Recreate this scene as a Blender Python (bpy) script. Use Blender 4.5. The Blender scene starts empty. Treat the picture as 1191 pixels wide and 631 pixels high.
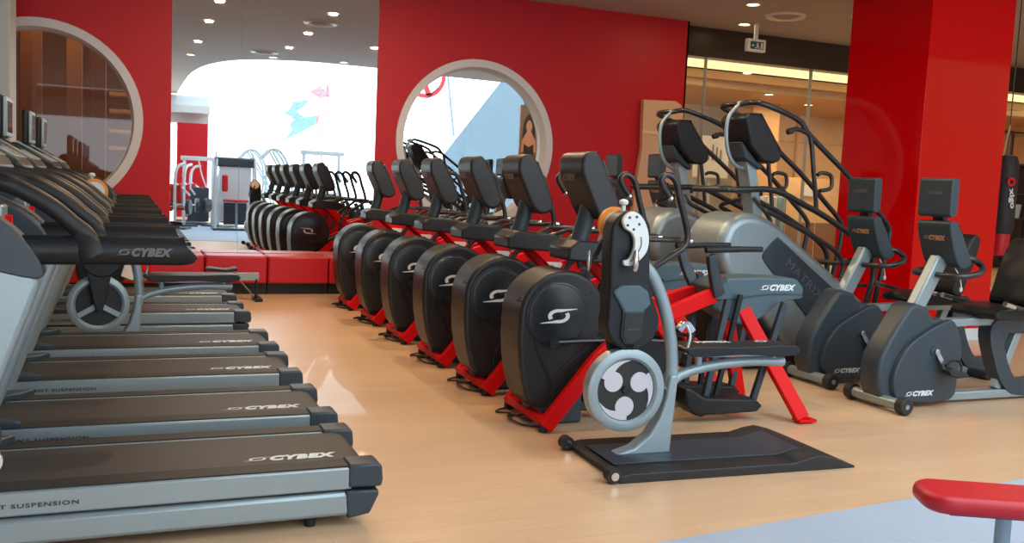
import bpy, bmesh, math, random
from mathutils import Vector, Matrix
random.seed(4)
PI = math.pi
S = bpy.context.scene
COL = S.collection

# ---------------------------------------------------------------- materials
def mat(name, col, rough=.5, metal=0., coat=0., noise=0., nscale=40., spec=.5, bump=0., bscale=200., trans=0., emit=None, estr=0.):
    m = bpy.data.materials.new(name); m.use_nodes = True
    nt = m.node_tree; b = nt.nodes['Principled BSDF']
    b.inputs['Base Color'].default_value = (*col, 1); b.inputs['Roughness'].default_value = rough
    b.inputs['Metallic'].default_value = metal; b.inputs['Coat Weight'].default_value = coat
    b.inputs['Specular IOR Level'].default_value = spec
    b.inputs['Transmission Weight'].default_value = trans
    if emit: b.inputs['Emission Color'].default_value = (*emit, 1); b.inputs['Emission Strength'].default_value = estr
    tc = nt.nodes.new('ShaderNodeTexCoord')
    if noise:
        n = nt.nodes.new('ShaderNodeTexNoise'); n.inputs['Scale'].default_value = nscale; n.inputs['Detail'].default_value = 4
        nt.links.new(tc.outputs['Object'], n.inputs['Vector'])
        mx = nt.nodes.new('ShaderNodeMix'); mx.data_type = 'RGBA'
        mx.inputs[6].default_value = (*[c*(1-noise) for c in col], 1); mx.inputs[7].default_value = (*[min(1, c*(1+noise)) for c in col], 1)
        nt.links.new(n.outputs['Fac'], mx.inputs[0]); nt.links.new(mx.outputs[2], b.inputs['Base Color'])
    if bump:
        n = nt.nodes.new('ShaderNodeTexNoise'); n.inputs['Scale'].default_value = bscale
        nt.links.new(tc.outputs['Object'], n.inputs['Vector'])
        bp = nt.nodes.new('ShaderNodeBump'); bp.inputs['Strength'].default_value = bump; bp.inputs['Distance'].default_value = .002
        nt.links.new(n.outputs['Fac'], bp.inputs['Height']); nt.links.new(bp.outputs['Normal'], b.inputs['Normal'])
    return m

M = dict(
 slate=mat('slate_plastic', (.028,.048,.066), .42, noise=.1, nscale=30, bump=.15),
 slate2=mat('light_slate_plastic', (.062,.115,.145), .4, noise=.08),
 black=mat('black_plastic', (.010,.013,.017), .42, spec=.35, noise=.15, bump=.2),
 shroud=mat('shroud_plastic', (.020,.022,.025), .38, spec=.4, noise=.12, nscale=15, bump=.1, bscale=300),
 disc=mat('disc_plastic', (.014,.019,.025), .3, noise=.1),
 rubber=mat('black_rubber', (.016,.018,.021), .6, bump=.3, bscale=120),
 tube=mat('black_tube_paint', (.018,.021,.026), .28, coat=.2),
 belt=mat('treadmill_belt', (.026,.025,.026), .55, noise=.1, nscale=8, bump=.3, bscale=400),
 alu=mat('brushed_aluminium', (.30,.385,.43), .38, metal=.45, noise=.06, nscale=60),
 silver=mat('silver_paint', (.30,.39,.44), .35, metal=.3, noise=.04),
 chrome=mat('chrome', (.55,.58,.60), .16, metal=1, noise=.02),
 white=mat('white_plastic', (.72,.78,.78), .35, noise=.03),
 red=mat('red_paint', (.72,.003,.005), .45, coat=0, spec=.2, noise=.03),
 orange=mat('orange_ring', (.85,.28,.02), .4, noise=.05),
 text=mat('light_print', (.72,.80,.84), .5, noise=.02),
 textdark=mat('dark_print', (.03,.035,.04), .5, noise=.02),
 textdim=mat('dim_print', (.12,.115,.12), .45, noise=.02),
 textcons=mat('bronze_grey_print', (.16,.125,.11), .5, noise=.02),
 textgold=mat('bronze_print', (.42,.25,.14), .5, noise=.02),
 screen=mat('screen_glass', (.01,.01,.012), .1, noise=.05),
 amber=mat('amber_display', (.6,.3,.1), .3, noise=.1),
 upred=mat('red_upholstery', (.52,.010,.022), .38, noise=.06, nscale=9, bump=.2, bscale=150),
 wallred=mat('red_wall_paint', (.47,.006,.014), .45, coat=.0, spec=.3, noise=.04, nscale=3),
 glassred=mat('red_glass_panel', (.60,.001,.003), .05, noise=.02, spec=.2),
 ceil=mat('ceiling_paint', (.40,.385,.375), .8, noise=.03, nscale=2),
 white_wall=mat('white_wall_paint', (.62,.66,.68), .7, noise=.03),
 grey_wall=mat('grey_column_paint', (.42,.47,.50), .6, noise=.04),
 ring=mat('window_surround', (.58,.60,.64), .45, noise=.04),
 tan=mat('tan_panel', (.60,.36,.17), .5, noise=.08, nscale=3),
 cream=mat('cream_panel', (.72,.50,.28), .5, noise=.05, nscale=3),
 brown=mat('brown_timber', (.20,.095,.04), .55, noise=.12, nscale=3),
 dbrown=mat('dark_brown_timber', (.10,.05,.025), .4, noise=.25, nscale=4),
 darkband=mat('dark_bulkhead', (.030,.018,.014), .35, noise=.15),
 beige=mat('beige_panel', (.62,.40,.25), .5, noise=.05),
 bluegrey=mat('blue_grey_panel', (.22,.42,.55), .6, noise=.05),
 mirror=mat('mirror_silver', (.90,.95,.97), .01, metal=1),
 pale2=mat('light_grey_inlay', (.55,.56,.62), .5, noise=.03),
 pale=mat('pale_steel', (.66,.76,.82), .4, metal=.1, noise=.04),
 hair=mat('printed_dark_brown', (.03,.012,.008), .6, noise=.1),
 skin=mat('printed_skin', (.5,.2,.09), .6, noise=.05),
 warm=mat('warm_lamp', (1,.8,.5), .5, emit=(1,.72,.36), estr=14),
 cove=mat('cove_light', (1,.85,.6), .5, emit=(1,.74,.36), estr=1.3),
 green=mat('sign_green', (.01,.10,.12), .5, noise=.02),
 pinkfilm=mat('pink_window_film', (.8,.06,.08), .6, noise=.05),
 bluefilm=mat('blue_window_film', (.10,.32,.45), .6, noise=.05),
)
def glass(name, tint, mix=.85, rough=.02):
    m = bpy.data.materials.new(name); m.use_nodes = True; nt = m.node_tree; nt.nodes.clear()
    o = nt.nodes.new('ShaderNodeOutputMaterial'); t = nt.nodes.new('ShaderNodeBsdfTransparent'); g = nt.nodes.new('ShaderNodeBsdfGlossy')
    t.inputs[0].default_value = (*tint, 1); g.inputs['Roughness'].default_value = rough; g.inputs['Color'].default_value = (.9,.95,1,1)
    x = nt.nodes.new('ShaderNodeMixShader'); x.inputs[0].default_value = 1-mix
    nt.links.new(t.outputs[0], x.inputs[1]); nt.links.new(g.outputs[0], x.inputs[2]); nt.links.new(x.outputs[0], o.inputs[0])
    return m
M['glass'] = glass('clear_glass', (.96,.97,.97), .95)
M['brownglass'] = glass('tinted_glass', (.85,.80,.76), .975)
M['bluepane'] = glass('blue_outside_view', (.35,.41,.45), .97, .3)  # tint stands in for the bright view outside
M['bluepane2'] = glass('pale_blue_frosted_pane', (.42,.48,.50), .97, .3)
M['film_red'] = glass('red_translucent_film', (.9,.535,.56), .97, .4)
M['film_blue'] = glass('blue_translucent_film', (.42,.53,.57), .97, .4)
M['film_pale'] = glass('pale_translucent_film', (.6,.64,.66), .97, .4)

def floor_mat():
    m = mat('oak_floor', (.6,.38,.2), .3, coat=.15); nt = m.node_tree; b = nt.nodes['Principled BSDF']; L = nt.links
    tc = nt.nodes.new('ShaderNodeTexCoord'); mp = nt.nodes.new('ShaderNodeMapping')
    L.new(tc.outputs['Object'], mp.inputs[0])
    br = nt.nodes.new('ShaderNodeTexBrick'); br.inputs['Scale'].default_value = 1
    br.inputs['Brick Width'].default_value = 1.6; br.inputs['Row Height'].default_value = .14
    br.inputs['Mortar Size'].default_value = .0012; br.inputs['Mortar Smooth'].default_value = .3
    br.inputs['Color1'].default_value = (.70,.49,.315,1); br.inputs['Color2'].default_value = (.66,.455,.285,1); br.inputs['Mortar'].default_value = (.50,.31,.165,1)
    L.new(mp.outputs[0], br.inputs[0])
    mp2 = nt.nodes.new('ShaderNodeMapping'); mp2.inputs['Scale'].default_value = (1.5, 22, 1); L.new(tc.outputs['Object'], mp2.inputs[0])
    n = nt.nodes.new('ShaderNodeTexNoise'); n.inputs['Scale'].default_value = 2; n.inputs['Detail'].default_value = 6; L.new(mp2.outputs[0], n.inputs[0])
    mx = nt.nodes.new('ShaderNodeMix'); mx.data_type = 'RGBA'; mx.blend_type = 'MULTIPLY'; mx.inputs[0].default_value = .35
    cr = nt.nodes.new('ShaderNodeMapRange'); cr.inputs[3].default_value = .7; cr.inputs[4].default_value = 1.25
    L.new(n.outputs['Fac'], cr.inputs[0]); L.new(br.outputs['Color'], mx.inputs[6]); L.new(cr.outputs[0], mx.inputs[7]); L.new(mx.outputs[2], b.inputs['Base Color'])
    b.inputs['Roughness'].default_value = .34
    return m
M['floor'] = floor_mat()
M['carpet'] = mat('blue_grey_carpet', (.36,.45,.58), .9, noise=.06, nscale=60, bump=.5, bscale=600)

# ---------------------------------------------------------------- mesh building
def V(*a): return Vector(a)
def catmull(pts, n=6, closed=False):
    pts = [Vector(p) for p in pts]; N = len(pts)
    if N < 3: return pts
    out = []
    rng = N if closed else N-1
    for i in range(rng):
        if closed: p0, p1, p2, p3 = pts[(i-1) % N], pts[i], pts[(i+1) % N], pts[(i+2) % N]
        else: p0, p1, p2, p3 = pts[max(i-1, 0)], pts[i], pts[i+1], pts[min(i+2, N-1)]
        for k in range(n):
            t = k/n
            out.append(.5*((2*p1)+(-p0+p2)*t+(2*p0-5*p1+4*p2-p3)*t*t+(-p0+3*p1-3*p2+p3)*t**3))
    if not closed: out.append(pts[-1])
    return out

class MB:
    def __init__(s): s.bm = bmesh.new()
    def poly(s, vs): return s.bm.faces.new([s.bm.verts.new(v) for v in vs])
    def loft(s, rings, closed_ring=True, cap=True, close_path=False):
        R = [[s.bm.verts.new(p) for p in r] for r in rings]; n = len(R[0])
        pairs = list(zip(R[:-1], R[1:])) + ([(R[-1], R[0])] if close_path else [])
        for a, b in pairs:
            for i in range(n if closed_ring else n-1):
                j = (i+1) % n
                s.bm.faces.new((a[i], a[j], b[j], b[i]))
        if cap and not close_path:
            s.bm.faces.new(R[0][::-1]); s.bm.faces.new(R[-1])
        return s
    def box(s, x0, x1, y0, y1, z0, z1, m=None):
        c = [V(x, y, z) for z in (z0, z1) for x, y in ((x0, y0), (x1, y0), (x1, y1), (x0, y1))]
        if m: c = [m @ v for v in c]
        return s.loft([c[:4], c[4:]])
    def prism(s, pts, a, b, plane='xz', k=1.):
        # outline in the named plane extruded along the third axis from a to b
        def P(u, v, w):
            return V(u, w, v) if plane == 'xz' else (V(u, v, w) if plane == 'xy' else V(w, u, v))
        cx = sum(p[0] for p in pts)/len(pts); cy = sum(p[1] for p in pts)/len(pts)
        r0 = [P(u, v, a) for u, v in pts]; r1 = [P(cx+(u-cx)*k, cy+(v-cy)*k, b) for u, v in pts]
        return s.loft([r0, r1])
    def cyl(s, p0, p1, r0, r1=None, seg=20):
        if r1 is None: r1 = r0
        p0, p1 = Vector(p0), Vector(p1); d = (p1-p0).normalized(); u = d.orthogonal().normalized(); w = d.cross(u)
        return s.loft([[p+(u*math.cos(2*PI*i/seg)+w*math.sin(2*PI*i/seg))*r for i in range(seg)] for p, r in ((p0, r0), (p1, r1))])
    def lathe(s, c, axis, prof, seg=40):
        # prof: (distance along axis, radius)
        c = Vector(c); d = Vector(axis).normalized(); u = d.orthogonal().normalized(); w = d.cross(u)
        return s.loft([[c+d*h+(u*math.cos(2*PI*i/seg)+w*math.sin(2*PI*i/seg))*max(r, 1e-4) for i in range(seg)] for h, r in prof])
    def ring(s, c, axis, prof, seg=48):
        c = Vector(c); d = Vector(axis).normalized(); u = d.orthogonal().normalized(); w = d.cross(u)
        return s.loft([[c+d*h+(u*math.cos(2*PI*i/seg)+w*math.sin(2*PI*i/seg))*r for h, r in prof] for i in range(seg)], cap=False, close_path=True)
    def tube(s, pts, r, seg=10, n=6, closed=False, smooth=True, rx=1.):
        P = catmull(pts, n, closed) if smooth else [Vector(p) for p in pts]
        N = len(P); rad = r if callable(r) else (lambda t: r)
        rings = []; up = None
        for i, p in enumerate(P):
            if closed: d = (P[(i+1) % N]-P[i-1]).normalized()
            else: d = (P[min(i+1, N-1)]-P[max(i-1, 0)]).normalized()
            if up is None: up = d.orthogonal().normalized() if abs(d.y) > .9 else d.cross(V(0, 1, 0)).normalized()
            up = (up-d*up.dot(d)).normalized(); w = d.cross(up)
            q = rad(i/(N-1)); rings.append([p+up*math.cos(2*PI*k/seg)*q+w*math.sin(2*PI*k/seg)*q*rx for k in range(seg)])
        return s.loft(rings, close_path=closed)
    def beam(s, pts, hh, hw, n=6, smooth=True, closed=False, side=(0, 1, 0)):
        # rectangular section: hh across the path in its plane, hw along 'side'
        P = catmull(pts, n, closed) if smooth else [Vector(p) for p in pts]
        N = len(P); sd = Vector(side); rings = []
        for i, p in enumerate(P):
            if closed: d = (P[(i+1) % N]-P[i-1]).normalized()
            else: d = (P[min(i+1, N-1)]-P[max(i-1, 0)]).normalized()
            u = d.cross(sd).normalized(); w = u.cross(d).normalized()
            H = hh(i/(N-1)) if callable(hh) else hh
            rings.append([p+u*H*a+w*hw*b for a, b in ((-1, -1), (1, -1), (1, 1), (-1, 1))])
        return s.loft(rings, close_path=closed)
    def build(s, name, m, parent=None, bevel=0., seg=2, ang=38, label=None):
        bm = s.bm
        bmesh.ops.remove_doubles(bm, verts=bm.verts, dist=1e-5)
        bmesh.ops.recalc_face_normals(bm, faces=bm.faces)
        for f in bm.faces: f.smooth = True
        for e in bm.edges:
            if len(e.link_faces) == 2: e.smooth = e.calc_face_angle(0) < math.radians(ang)
        me = bpy.data.meshes.new(name); bm.to_mesh(me); bm.free()
        me.materials.append(M[m] if isinstance(m, str) else m)
        o = bpy.data.objects.new(name, me); COL.objects.link(o)
        if parent: o.parent = parent
        if bevel:
            b = o.modifiers.new('bevel', 'BEVEL'); b.width = bevel; b.segments = seg; b.limit_method = 'ANGLE'; b.angle_limit = math.radians(35)
            b.harden_normals = False
        if label: o['label'] = label
        return o

def tag(o, label, cat, group=None, kind=None):
    o['label'] = label; o['category'] = cat
    if group: o['group'] = group
    if kind: o['kind'] = kind
    return o
def struct(o): o['kind'] = 'structure'; return o
def thing(name, loc, rz=0., label='', cat='', group=None):
    o = bpy.data.objects.new(name, None); COL.objects.link(o); o.location = loc; o.rotation_euler = (0, 0, rz); o.empty_display_size = .1
    return tag(o, label, cat, group)
def kids(o): return [c for c in COL.objects if c.parent is o]
def copy_tree(o, parent=None):
    c = o.copy(); COL.objects.link(c); c.parent = parent
    for ch in kids(o): copy_tree(ch, c)
    return c

def text_mesh(txt, h, bold=.0, shear=0., space=1.):
    cu = bpy.data.curves.new('lettering', 'FONT'); cu.body = txt; cu.size = 1; cu.offset = bold; cu.shear = shear; cu.space_character = space
    cu.align_x = 'CENTER'; cu.align_y = 'CENTER'; cu.resolution_u = 3; cu.extrude = .02
    ob = bpy.data.objects.new('lettering', cu); COL.objects.link(ob)
    bpy.context.view_layer.update()
    me = bpy.data.meshes.new_from_object(ob); bpy.data.objects.remove(ob); bpy.data.curves.remove(cu)
    return me
def lettering(txt, c, right, up, length, m, parent, height=None, bold=.03, shear=0., space=1., name='lettering'):
    me = text_mesh(txt, 1, bold, shear, space); c = Vector(c); r = Vector(right).normalized(); u = Vector(up).normalized(); n = r.cross(u)
    xs = [v.co.x for v in me.vertices]; ys = [v.co.y for v in me.vertices]
    w = max(xs)-min(xs); hh = max(ys)-min(ys); sx = length/w; sy = (height/hh) if height else sx
    ox = (max(xs)+min(xs))/2; oy = (max(ys)+min(ys))/2
    for v in me.vertices: v.co = c+r*(v.co.x-ox)*sx+u*(v.co.y-oy)*sy+n*(v.co.z*.05+.0015)
    me.materials.append(M[m]); o = bpy.data.objects.new(name, me); COL.objects.link(o); o.parent = parent
    return o
def swirl(c, right, up, w, m, parent, name='emblem', hr=.5):
    # two hooked strokes around a centre, like an eye
    mb = MB(); c = Vector(c); r = Vector(right).normalized(); u = Vector(up).normalized(); n = r.cross(u)
    outer = []; inner = []
    for k in range(15):
        a = math.radians(212-k*9.6)
        outer.append((.60*math.cos(a), .36*math.sin(a))); inner.append((.38*math.cos(a), .20*math.sin(a)))
    out = outer+[(.45, .36), (1.0, .37)]; inn = inner+[(.38, .25), (.98, .34)]
    for s in (1, -1):
        for i in range(len(out)-1):
            q = [out[i], out[i+1], inn[i+1], inn[i]]
            mb.poly([c+r*(x*s*w/2)+u*(y*s*w/2*hr*2)+n*.002 for x, y in q])
    bmesh.ops.remove_doubles(mb.bm, verts=mb.bm.verts, dist=1e-5)
    return mb.build(name, m, parent)
def cybex(c, right, up, length, m, parent, shear=.3, height=None):
    r = Vector(right).normalized(); c = Vector(c)
    swirl(c-r*length*.37, right, up, length*.31, m, parent)
    lettering('CYBEX', c+r*length*.13, right, up, length*.74, m, parent, height=height, bold=.06, shear=shear, space=1.12)

def XZ(y): return lambda x, z: V(x, y, z)
def circ(cx, cz, r, a0, a1, n): return [(cx+r*math.cos(math.radians(a0+(a1-a0)*i/n)), cz+r*math.sin(math.radians(a0+(a1-a0)*i/n))) for i in range(n+1)]
def sm(pts, n=4): return [(p.x, p.y) for p in catmull([(a, b, 0) for a, b in pts], n, True)]

# ================================================================ setting
WY = 12.6        # plane of the red wall
CH = 4.2         # main ceiling height
mb = MB(); mb.box(-4, 20, -9.2, 19, -.1, 0); struct(mb.build('floor', 'floor'))
mb = MB(); mb.prism([(1.1,-3),(1.1,3.22),(2.149,3.338),(4.676,3.602),(9.0,4.05),(9.0,-3)], .0, .006, 'xy'); struct(mb.build('floor_carpet', 'carpet'))
# main ceiling: plain over the hall, its edge curving back towards the glazed front
edge = [(20,2.2),(12,2.6),(8,2.9),(5,3.1),(3.6,3.0),(2.4,2.2),(1.8,.6),(1.55,-1.6),(1.5,-4.5),(1.5,-9.2)]
edge = [(p.x, p.y) for p in catmull([(a, b, 0) for a, b in edge], 6)]
mb = MB(); mb.prism([(-4,-9.2),(-4,19),(20,19)]+edge, CH, CH+.25, 'xy'); struct(mb.build('ceiling', 'ceil'))
mb = MB(); mb.box(1.2, 20, -9.2, 3.8, 8.25, 8.27); struct(mb.build('window_20', 'glass'))  # unseen glass roof, added to let strong daylight in from above
for i in range(5):
    mb = MB(); mb.box(1.2, 20, -9.1+3.1*i, -8.9+3.1*i, 8.0, 8.25); struct(mb.build('added_skylight_beam', 'white_wall'))  # beams carrying the added roof glazing
# wall above the ceiling edge that closes the tall space
mb = MB(); mb.box(-4, 20, 3.65, 3.8, CH+.25, 8.2); mb.box(1.1, 1.2, -9.2, 3.65, CH+.25, 8.2); struct(mb.build('wall_atrium', 'white_wall'))
mb = MB(); mb.box(-4.15, -4, -9.2, 19, 0, CH+.25); struct(mb.build('wall_left', 'white_wall'))
mb = MB(); mb.box(20, 20.15, -9.2, 19, 0, 8.4); struct(mb.build('wall_right', 'tan'))

def wall_with_disc(name, x0, x1, z0, z1, cx, cz, r, m, y0=WY, y1=WY+.18):
    # rectangular wall with a round opening
    n = 64; mb = MB(); bm = mb.bm
    def sq(a):
        dx, dz = math.cos(a), math.sin(a); t = 1e9
        if dx > 1e-9: t = min(t, (x1-cx)/dx)
        if dx < -1e-9: t = min(t, (x0-cx)/dx)
        if dz > 1e-9: t = min(t, (z1-cz)/dz)
        if dz < -1e-9: t = min(t, (z0-cz)/dz)
        return (cx+dx*t, cz+dz*t)
    A = [2*PI*i/n for i in range(n)]
    for X, Z in ((x0, z0), (x0, z1), (x1, z0), (x1, z1)): A.append(math.atan2(Z-cz, X-cx) % (2*PI))
    A.sort(); N = len(A)
    inn = [(cx+r*math.cos(a), cz+r*math.sin(a)) for a in A]; out = [sq(a) for a in A]
    rings = [[V(i[0], y0, i[1]), V(o[0], y0, o[1]), V(o[0], y1, o[1]), V(i[0], y1, i[1])] for i, o in zip(inn, out)]
    mb.loft(rings, cap=False, close_path=True)
    return struct(mb.build(name, m))
MX0, MX1 = .485, 3.115      # edges of the tall mirror
wall_with_disc('wall_back_left', -4, MX0, 0, CH, -1.0, 2.1, 1.13, 'wallred')
wall_with_disc('wall_back', MX1, 8.03, 0, CH, 4.59, 2.1, 1.16, 'wallred')
mb = MB(); mb.box(MX0, MX1, WY+.03, WY+.18, 0, CH); struct(mb.build('wall_back_mirror_recess', 'grey_wall'))
for x0, x1, nm in ((MX0, 1.32, 'left'), (1.324, MX1, 'right')):
    mb = MB(); mb.box(x0, x1, WY+.005, WY+.028, .45, CH-.002); o = mb.build('wall_mirror', 'mirror')
    tag(o, ('narrow' if nm == 'left' else 'wide')+' frameless mirror panel rising behind the red wall bench', 'mirror')
for cx, r, n, lab in ((-1.0, 1.13, 1, ''), (4.59, 1.16, 2, '')):
    mb = MB(); mb.ring((cx, WY, 2.1), (0, 1, 0), [(-.03, r+.03), (-.03, r-.075), (.0, r-.075), (.17, r-.11), (.17, r), (.0, r), (-.0, r+.03)], 72)
    struct(mb.build('window_%d' % n, 'ring'))
mb = MB(); mb.lathe((-1.0, WY+.12, 2.1), (0, 1, 0), [(0, 1.09), (.01, 1.09)], 64); struct(mb.build('window_1_glass', 'brownglass'))
mb = MB(); mb.lathe((4.59, WY+.14, 2.1), (0, 1, 0), [(0, 1.09), (.01, 1.09)], 64)
tag(mb.build('round_mirror', 'mirror'), 'round mirror in a pale ring on the red wall behind the elliptical consoles', 'mirror')

# small timber room seen through the left round window
mb = MB(); mb.box(-4, MX0, 16.4, 16.5, 0, CH); struct(mb.build('wall_timber_room', 'brown'))
for x0, x1, y in ((-1.62, -1.42, 14.5), (-1.36, -1.1, 14.2), (-.82, -.62, 14.6), (-.5, -.3, 14.0)):
    mb = MB(); mb.box(x0, x1, y, y+.15, 0, CH); struct(mb.build('pillar_timber', 'dbrown' if x0 < -1.4 else 'brown', bevel=.004))
for i, z in enumerate((2.35, 2.6, 2.05, 1.8)):
    mb = MB(); mb.box(-.28, .46, 15.2, 15.6, z, z+.05); 
    tag(mb.build('wall_shelf', 'tan', bevel=.004), 'tan wall shelf seen through the left round window, %s' % ('second from top','topmost','third from top','lowest')[i], 'shelf', 'shelves behind the left round window')
for i, x in enumerate((-1.75, -1.95)):
    mb = MB(); mb.box(x-.12, x+.12, 14.8, 14.9, 2.6-.45*i, 2.85-.45*i)
    tag(mb.build('wall_lamp', 'cove', bevel=.004), ('upper' if i == 0 else 'lower')+' glowing wall lamp seen through the left round window', 'lamp')

# pale column at the left edge
mb = MB(); mb.box(-2.4, -1.165, 11.2, 11.8, 0, CH); struct(mb.build('column_left', 'grey_wall', bevel=.01))

# dark bulkhead and glazed partition at the right of the red wall
mb = MB(); mb.box(8.03, 20, 12.9, 13.1, 3.74, CH); struct(mb.build('trim_bulkhead', 'darkband'))
mb = MB(); mb.box(8.0, 8.03, 12.6, 13.1, 0, CH); struct(mb.build('wall_back_return', 'wallred'))
for i, (a, b) in enumerate(((8.03, 8.62), (8.63, 10.745), (10.755, 14.2), (14.21, 17), (17.01, 20))):
    mb = MB(); mb.box(a, b, 12.98, 13.0, 0, 3.74); struct(mb.build('window_%d' % (3+i), 'glass'))
for i, x in enumerate((8.625, 10.75, 14.205)):
    mb = MB(); mb.box(x-.005, x+.005, 12.95, 13.03, 0, 3.74); struct(mb.build('trim_mullion', 'grey_wall'))
# corridor behind the glass
mb = MB(); mb.box(8.03, 20, 18.4, 18.5, 0, CH); struct(mb.build('wall_corridor', 'cream'))
mb = MB(); mb.box(8.03, 20, 13.9, 18.4, 3.56, 3.7); struct(mb.build('ceiling_corridor', 'tan'))
mb = MB(); mb.prism([(x, 13.9+.25*math.sin((x-8)*.35)) for x in [8.03+.5*i for i in range(24)]]+[(19.53, 14.2), (8.03, 14.2)], 3.44, 3.56, 'xy'); struct(mb.build('trim_cove', 'cream'))
mb = MB(); mb.box(8.1, 19.5, 13.15, 13.75, 3.70, 3.74); o = mb.build('cove_lamp', 'cove'); tag(o, 'long warm cove lamp glowing above the glass partition', 'lamp')
mb = MB(); mb.box(8.03, 8.13, 13.1, 18.4, 0, CH); struct(mb.build('wall_corridor_end', 'white_wall'))
mb = MB(); mb.box(8.2, 13.4, 18.2, 18.36, 0, 3.56); struct(mb.build('wall_corridor_grey', 'grey_wall'))
mb = MB(); mb.box(12.3, 13.0, 16.6, 17.2, 0, 3.56); struct(mb.build('column_corridor', 'tan', bevel=.01))
mb = MB(); mb.box(14.9, 14.95, 18.34, 18.4, 0, 3.56); mb.box(13.4, 18, 18.36, 18.4, 2.9, 2.93); struct(mb.build('trim_corridor', 'tan'))

def part_box(name, b, m, parent, bevel=.003):
    mb = MB(); mb.box(*b); return mb.build(name, m, parent, bevel)
t = thing('reception_cabinet', (13.6, 16.4, 0), 0, 'tan cabinet with brown lower doors standing behind the glass partition', 'cabinet')
part_box('body', (-.6, 1.0, -.2, .3, 0, 2.0), 'cream', t); part_box('door', (-.58, .18, -.225, -.2, .05, 1.05), 'brown', t); part_box('door', (.22, .98, -.225, -.2, .05, 1.05), 'brown', t)
t2 = part_box('tissue_box', (13.35, 13.75, 16.15, 16.19, 1.62, 1.85), 'white', None); tag(t2, 'small white dispenser mounted on the cabinet behind the glass', 'dispenser')
t = thing('display_poster', (11.1, 16.3, 0), 0, 'pale printed poster board behind the glass partition beside a tan column', 'poster')
part_box('board', (-.42, .42, -.02, .02, 1.9, 2.75), 'white_wall', t)
for i in range(6): part_box('printed_bar', (-.30+.10*i, -.27+.10*i, -.03, -.021, 2.25, 2.58-.05*(i % 3)), 'textdim', t, 0)
part_box('stand', (-.03, .03, .02, .06, 0, 1.95), 'grey_wall', t)
t = thing('clothes_rack', (12.0, 15.6, 0), 0, 'dark metal rack with pale blue garments behind the glass partition', 'rack')
mb = MB(); mb.tube([(-.5, 0, 0), (-.5, 0, 1.6), (.5, 0, 1.6), (.5, 0, 0)], .02, smooth=False); mb.tube([(-.5, -.3, .02), (-.5, .3, .02)], .02, smooth=False); mb.tube([(.5, -.3, .02), (.5, .3, .02)], .02, smooth=False); mb.build('rail', 'tube', t)
for i in range(4): part_box('garment', (-.42+.22*i, -.3+.22*i, -.2, .2, .7+.1*(i % 2), 1.58), ('bluegrey', 'white', 'pale', 'bluegrey')[i], t, .03)

# fixtures in the ceiling
def downlight(x, y, z, label, energy=0, group='recessed downlights in the hall ceiling'):
    t = thing('downlight', (x, y, z), 0, label, 'ceiling light', group)
    mb = MB(); mb.ring((0, 0, 0), (0, 0, 1), [(-.012, .11), (-.012, .085), (.0, .08), (.0, .11)], 24); mb.build('trim_ring', 'white', t)
    mb = MB(); mb.lathe((0, 0, -.003), (0, 0, 1), [(0, .078), (.002, .078)], 20); mb.build('lamp_lens', 'warm', t)
    return t
def warm_lamp(x, y, z, e, col=(1, .78, .52), size=.35):
    l = bpy.data.lights.new('hall_lamp', 'AREA'); l.shape = 'DISK'; l.size = size; l.energy = e; l.color = col
    o = bpy.data.objects.new('hall_lamp', l); COL.objects.link(o); o.location = (x, y, z)
    return o
DL = [(8.02, 11.0, 'nearest the glass partition, left one'), (8.83, 12.3, 'just in front of the dark bulkhead'), (9.74, 10.82, 'left of the red pillar top'),
      (1.28, 9.8, 'left line, nearest the mirror'), (1.28, 7.7, 'left line, second from the mirror'), (1.28, 4.9, 'left line, third from the mirror'), (1.28, 2.4, 'left line, farthest from the mirror'),
      (3.05, 9.8, 'middle line, nearest the mirror'), (3.05, 7.5, 'middle line, second from the mirror'), (3.05, 5.3, 'middle line, third from the mirror'), (3.0, 3.3, 'middle line, by the ceiling edge'),
      (4.55, 6.5, 'right line, over the stair climbers'), (4.55, 3.6, 'right line, by the ceiling edge'), (6.4, 5.6, 'over the recumbent bikes'), (12.2, 9.2, 'right of the red pillar')]
for x, y, lab in DL: downlight(x, y, CH, 'round recessed downlight in the grey ceiling, '+lab)
for x, y, e in ((3.05, 9.8, 60), (1.28, 9.8, 45), (4.55, 6.5, 25), (3.05, 7.5, 35), (1.28, 7.7, 30), (3.05, 5.3, 20), (1.28, 4.9, 20), (8.02, 11.0, 15), (12.2, 9.2, 25)): warm_lamp(x, y, CH-.03, e, (1, .70, .42), .13)
for x, y, e in ((9.6, 15.8, 50), (13.0, 15.4, 65), (16.5, 15.8, 55)): warm_lamp(x, y, 3.52, e, (1, .70, .38), .15)
warm_lamp(-1.0, 14.0, CH-.05, 40, (1, .66, .38), 1.0)
for i, (x, y) in enumerate(((9.4, 15.0), (10.2, 16.6), (11.6, 15.2), (14.6, 15.0), (13.4, 16.2))):
    downlight(x, y, 3.56, 'small warm downlight in the corridor ceiling, number %s from the left' % ('one', 'two', 'three', 'four', 'five')[i], group='downlights in the corridor ceiling')
def vent(x, y, lab):
    t = thing('ceiling_vent', (x, y, CH), 0, lab, 'ceiling vent')
    mb = MB(); mb.ring((0, 0, 0), (0, 0, 1), [(-.03, .28), (-.02, .22), (0, .20), (0, .30)], 32); mb.build('vent_ring', 'white', t)
    mb = MB(); mb.lathe((0, 0, -.035), (0, 0, 1), [(0, .12), (.02, .17), (.03, .17)], 32); mb.build('diffuser', 'ceil', t)
vent(8.9, 11.4, 'round white ceiling vent left of the red pillar'); vent(3.06, 8.67, 'round ceiling vent over the aisle seen in the mirror'); vent(2.7, 4.1, 'round ceiling vent nearer the ceiling edge in the mirror')
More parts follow.
